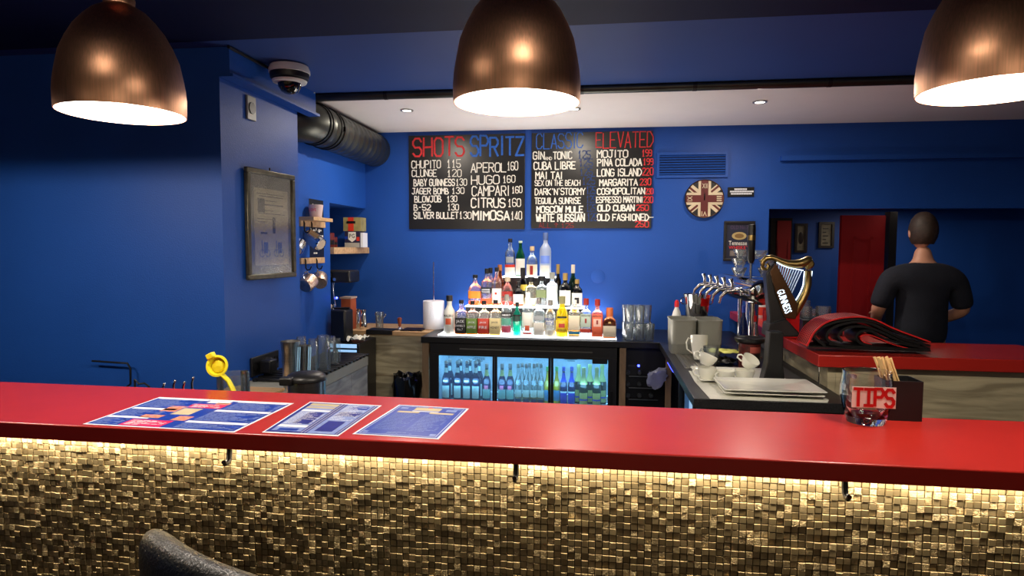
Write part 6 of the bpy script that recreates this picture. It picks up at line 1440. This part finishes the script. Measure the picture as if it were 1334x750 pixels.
for i, (dx_, ry) in enumerate(((0, 10), (.03, 28))):
    tag(MB().box((-.05, -.004, 0), (.05, .004, .0025)).sphere((.06, 0, .002), .014, 12, (1.3, 1, .2)).xf(Matrix.Translation((p.x+dx_+.03, 3.53+dx_, ZW+.003)) @ Matrix.Rotation(R(ry), 4, 'Z')).build('table_spoon', M['chrome'], smooth=True), ('steel spoon lying behind the tilted coffee cup', 'second steel spoon, nearer the black cloth')[i], 'spoon')

# glasses on a black tray
a = at(1036, 436, Y=3.95); zt_ = 1.1105
xa, xb = at(1040, 420, Y=3.9).x, at(1092, 420, Y=3.9).x
tag(MB().box((xa, 3.82, 1.1105), (xb, 4.1, at(1060, 416, Y=3.85).z)).build('black_bin', M['blackplastic'], bevel=.004), 'black rectangular bin on the side bar under upturned glasses', 'bin')
zt_ = at(1060, 416, Y=3.85).z+.0005
for i, (px, tp, w_, Y, lb) in enumerate(((1048, 391, 13, 4.04, 'tall glass at the back left on black bin'), (1050, 399, 14, 3.9, 'short glass at front left on the black bin'), (1060, 402, 9, 3.94, 'small glass between the larger glasses on bin'), (1072, 399, 19, 3.92, 'wide clear mug, rightmost on the black bin'))):
    can('short_glass', lb, 'glass', px, 415, tp, w_, Y, zt_, M['glassclear'], [(0, 0), (.85, 0), (.9, .03), (1, .5), (.97, 1), (.9, 1), (.93, .5), (.8, .1), (0, .08)])

# rolled bar mats
MY0, MY1 = 3.17, 3.27
def ribbon(name, pts, th, m_, y0, y1, parent, n=1):
    """closed profile following pts (X,Z) with thickness th, extruded from y0 to y1"""
    P_ = [Vector((p[0], p[1])) for p in pts]; L_, R__ = [], []
    for i in range(len(P_)):
        d = (P_[min(i+1, len(P_)-1)]-P_[max(i-1, 0)]).normalized(); q = Vector((-d.y, d.x))*th/2; L_.append(P_[i]+q); R__.append(P_[i]-q)
    mb = MB(); A0 = [mb.bm.verts.new((p.x, y0, p.y)) for p in L_]; A1 = [mb.bm.verts.new((p.x, y1, p.y)) for p in L_]; B0 = [mb.bm.verts.new((p.x, y0, p.y)) for p in R__]; B1 = [mb.bm.verts.new((p.x, y1, p.y)) for p in R__]
    for i in range(len(P_)-1):
        mb.bm.faces.new((A0[i], A0[i+1], A1[i+1], A1[i])); mb.bm.faces.new((B0[i], B1[i], B1[i+1], B0[i+1])); mb.bm.faces.new((A0[i], B0[i], B0[i+1], A0[i+1])); mb.bm.faces.new((A1[i], A1[i+1], B1[i+1], B1[i]))
    for i in (0, len(P_)-1): mb.bm.faces.new((A0[i], A1[i], B1[i], B0[i]))
    return mb.build(name, m_, parent, smooth=True)
def spl(pts, n=8):
    out = []; P_ = [pts[0]]+list(pts)+[pts[-1]]
    for i in range(1, len(P_)-2):
        for j in range(n):
            t_ = j/n; q = []
            for d_ in (0, 1):
                p0_, p1_, p2_, p3_ = P_[i-1][d_], P_[i][d_], P_[i+1][d_], P_[i+2][d_]
                q.append(.5*(2*p1_+(p2_-p0_)*t_+(2*p0_-5*p1_+4*p2_-p3_)*t_*t_+(3*p1_-p0_-3*p2_+p3_)*t_**3))
            out.append(tuple(q))
    return out+[tuple(pts[-1])]
def mz(x, y, Y=MY0):                      # measured on an enlargement of the mats
    p = at(1010+x/7.894, 395+y/7.894, Y=Y); return (p.x, p.z)
z_lo = 1.1145
t = thing('red_bar_mat', 'red perforated rubber bar mat arched over the black mats', 'bar mat', (1.35, 3.25, 1.1105))
o_pts = [mz(325, 440), mz(350, 395), mz(395, 310), mz(450, 250), mz(530, 195), mz(640, 160), mz(760, 143), mz(870, 140), mz(980, 155), mz(1080, 190), mz(1180, 240), mz(1300, 290), mz(1450, 345), mz(1600, 400)]
arc = spl(o_pts, 5); ribbon('mat_strip', arc, .006, M['redrubber'], MY0, MY0+.17, t)
# rows of perforations on its upper face
mb = MB()
L_ = 0; 
for i in range(2, len(arc)-30):
    p = Vector(arc[i]); q = Vector(arc[i+1]); d = (q-p).normalized(); nn = Vector((-d.y, d.x)); 
    if nn.y < 0: nn = -nn
    seg_n = max(1, int((q-p).length/.012))
    for s_ in range(seg_n):
        c_ = p.lerp(q, (s_+.5)/seg_n)+nn*.0033
        for j in range(7):
            y = MY0+.02+j*.022
            mb.quad(Vector((c_.x-d.x*.0035, y-.006, c_.y-d.y*.0035)), Vector((c_.x+d.x*.0035, y-.006, c_.y+d.y*.0035)), Vector((c_.x+d.x*.0035, y+.006, c_.y+d.y*.0035)), Vector((c_.x-d.x*.0035, y+.006, c_.y-d.y*.0035)))
tag(mb.build('perforations', M['darkhole'], t), kind='stuff')
t = thing('black_bar_mat', 'thick folded black rubber bar mats rolled under the red mat', 'bar mat', (1.4, 3.25, 1.1105))
rolls = [[(345, 448), (520, 452), (900, 470), (1260, 482), (1600, 490)], [(520, 440), (440, 380), (400, 320), (470, 255), (620, 195), (800, 165), (960, 172), (1120, 225), (1300, 310), (1600, 400)],
         [(640, 430), (540, 370), (560, 280), (680, 220), (860, 190), (1000, 215), (1160, 290), (1330, 370), (1600, 440)], [(1000, 440), (880, 410), (840, 340), (900, 290), (1000, 290), (1080, 340), (1240, 400), (1600, 470)], [(560, 420), (760, 445), (1000, 455), (1300, 470), (1600, 482)], [(700, 400), (660, 330), (740, 260), (900, 240), (1080, 290), (1280, 380), (1500, 440)]]
for i, r__ in enumerate(rolls):
    ribbon('folded_layer', [(x, max(z, z_lo+.004)) for x, z in spl([mz(*p, Y=MY0+.01) for p in r__], 6)], .011 if i != 0 else .007, M['rubber'], MY0+.01+.002*i, MY0+.165-.002*i, t)
t = thing('red_mat_lining', 'thin red rubber sheet showing inside the rolled black mats', 'bar mat', (1.4, 3.25, 1.1105))
ribbon('sheet', [(x, max(z, z_lo+.004)) for x, z in spl([mz(*p, Y=MY0+.015) for p in [(1000, 425), (905, 395), (885, 340), (960, 325), (1060, 355), (1200, 420), (1400, 470)]], 6)], .004, M['redrubber'], MY0+.02, MY0+.17, t)

# ================================================================== PERSON (standing behind the side bar, back to the camera)
PYc = 4.55
pl = at(1200, 345, Y=PYc); PXc = at(1203, 345, Y=PYc).x
t = thing('person', 'person in navy t-shirt standing beyond the side bar at right', 'person', (PXc, PYc, 0))
def skin(name, joints, edges, m_, root, sub=2):
    me = bpy.data.meshes.new(name); me.from_pydata([j[0] for j in joints], edges, []); me.materials.append(m_)
    o = bpy.data.objects.new(name, me); C.objects.link(o); o.parent = t
    md = o.modifiers.new('skin', 'SKIN'); md.use_smooth_shade = True
    for i, j in enumerate(joints):
        sv = me.skin_vertices[0].data[i]; sv.radius = j[1] if isinstance(j[1], tuple) else (j[1], j[1]); sv.use_root = (i == root)
    sb = o.modifiers.new('sub', 'SUBSURF'); sb.levels = sub; sb.render_levels = sub
    return o
SH = 1.47
# body in local coordinates, +y away from the camera
J = [((0, 0, .98), (.14, .10)), ((0, 0, 1.15), (.125, .085)), ((0, 0, 1.33), (.14, .085)), ((0, 0, 1.44), (.10, .075)), ((0, .01, 1.53), (.055, .055)), ((0, .02, 1.63), (.054, .056)),
     ((-.19, 0, 1.43), .055), ((-.265, .01, 1.20), .046), ((-.20, .20, 1.115), .036), ((-.13, .33, 1.14), .028),
     ((.19, 0, 1.43), .055), ((.27, .01, 1.20), .046), ((.20, .2, 1.115), .036), ((.13, .33, 1.14), .028),
     ((-.1, 0, .9), (.09, .09)), ((-.11, .0, .50), .06), ((-.12, 0, .09), .04), ((-.12, .13, .04), .035), ((.1, 0, .9), (.09, .09)), ((.11, .0, .50), .06), ((.12, 0, .09), .04), ((.12, .13, .04), .035)]
E = [(0, 1), (1, 2), (2, 3), (3, 4), (4, 5), (3, 6), (6, 7), (7, 8), (8, 9), (3, 10), (10, 11), (11, 12), (12, 13), (0, 14), (14, 15), (15, 16), (16, 17), (0, 18), (18, 19), (19, 20), (20, 21)]
body = skin('body', J, E, M['skin'], 0)
# head: sculpted ellipsoid with nose, ears, eyes, mouth, facing away (+y)
hc = Vector((0, .03, 1.72)); mb = MB().sphere((0, 0, 0), 1, 28, (.076, .096, .118))
for v_ in mb.bm.verts:
    x, y, z = v_.co
    if z < -.02: v_.co.x *= 1-.35*min(1, (-z-.02)/.1); v_.co.y *= 1-.15*min(1, (-z-.02)/.1); v_.co.y += .012*min(1, (-z)/.1) 
    if y > .06 and abs(x) < .018 and -.045 < z < .01: v_.co.y += .02*(1-abs(x)/.018)
    if y > .06 and .012 < abs(x) < .042 and 0 < z < .028: v_.co.y -= .008
mb.xf(Matrix.Translation(hc)).build('head', M['skin'], t, local=True, smooth=True)
for s_ in (-1, 1):
    MB().sphere((hc.x+s_*.078, hc.y-.0, hc.z-.01), .03, 12, (.3, .6, 1)).build('ear', M['skin'], t, local=True, smooth=True)
    MB().sphere((hc.x+s_*.029, hc.y+.083, hc.z+.012), .011, 12).build('eye', M['white'], t, local=True, smooth=True)
MB().sphere((hc.x, hc.y+.083, hc.z-.062), .02, 12, (1.1, .5, .35)).build('lips', lm('lips', (170, 90, 84)), t, local=True, smooth=True)
mb = MB().sphere((0, 0, 0), 1, 28, (.085, .104, .126))
for v_ in list(mb.bm.verts):
    x, y, z = v_.co
    if (y > .035 and z < .055) or z < -.10: v_.co *= .80
    else: v_.co *= 1+.03*noise.noise(v_.co*60)
mb.xf(Matrix.Translation(hc+Vector((0, -.006, .006)))).build('hair', M['hair'], t, local=True, smooth=True)
# t-shirt, sleeves, trousers
shirt = skin('t_shirt', [((0, 0, .92), (.175, .135)), ((0, 0, 1.12), (.168, .128)), ((0, 0, 1.33), (.186, .135)), ((0, 0, 1.455), (.145, .105)), ((0, .008, 1.52), (.078, .078)), ((-.19, 0, 1.425), .082), ((-.245, .006, 1.27), .07), ((-.258, .01, 1.205), .068), ((.19, 0, 1.425), .082), ((.245, .006, 1.27), .07), ((.258, .01, 1.205), .068)],
             [(0, 1), (1, 2), (2, 3), (3, 4), (3, 5), (5, 6), (6, 7), (3, 8), (8, 9), (9, 10)], M['tshirt'], 0)
skin('trousers', [((0, 0, .96), (.165, .128)), ((-.1, 0, .86), (.105, .105)), ((-.11, .0, .50), .078), ((-.12, 0, .12), .068), ((.1, 0, .86), (.105, .105)), ((.11, 0, .5), .078), ((.12, 0, .12), .068)], [(0, 1), (1, 2), (2, 3), (0, 4), (4, 5), (5, 6)], M['trouser'], 0)
for s_ in (-1, 1):
    w0 = Vector((s_*.13, .33, 1.14)); 
    hand = [((w0.x, w0.y, w0.z), (.026, .018)), ((w0.x-s_*.012, w0.y+.05, w0.z-.0), (.036, .014)), ((w0.x-s_*.015, w0.y+.085, w0.z), (.036, .012))]
    skin('hand', hand, [(0, 1), (1, 2)], M['skin'], 0, 1)
    for f_ in range(4):
        bx = w0.x-s_*.015+(f_-1.5)*.018; L_ = (.062, .072, .068, .052)[f_ if s_ > 0 else 3-f_]
        skin('finger', [((bx, w0.y+.08, w0.z), .0085), ((bx, w0.y+.08+L_*.5, w0.z+.002), .008), ((bx, w0.y+.08+L_, w0.z-.012), .0065)], [(0, 1), (1, 2)], M['skin'], 0, 1)
    skin('thumb', [((w0.x-s_*.03, w0.y+.03, w0.z), .011), ((w0.x-s_*.055, w0.y+.06, w0.z-.004), .0095), ((w0.x-s_*.062, w0.y+.09, w0.z-.010), .008)], [(0, 1), (1, 2)], M['skin'], 0, 1)
    MB().lathe([(0, 0), (.045, 0), (.05, .03), (.04, .07), (0, .08)], (s_*.12, .05, 0), 20, sy=2.1).build('shoe', M['blackplastic'], t, local=True, smooth=True)
# unseen fill light added to brighten the passage
area('passage_fill', (2.6, 5.9, HZ+.07), .5, 5, (1, .85, .7))
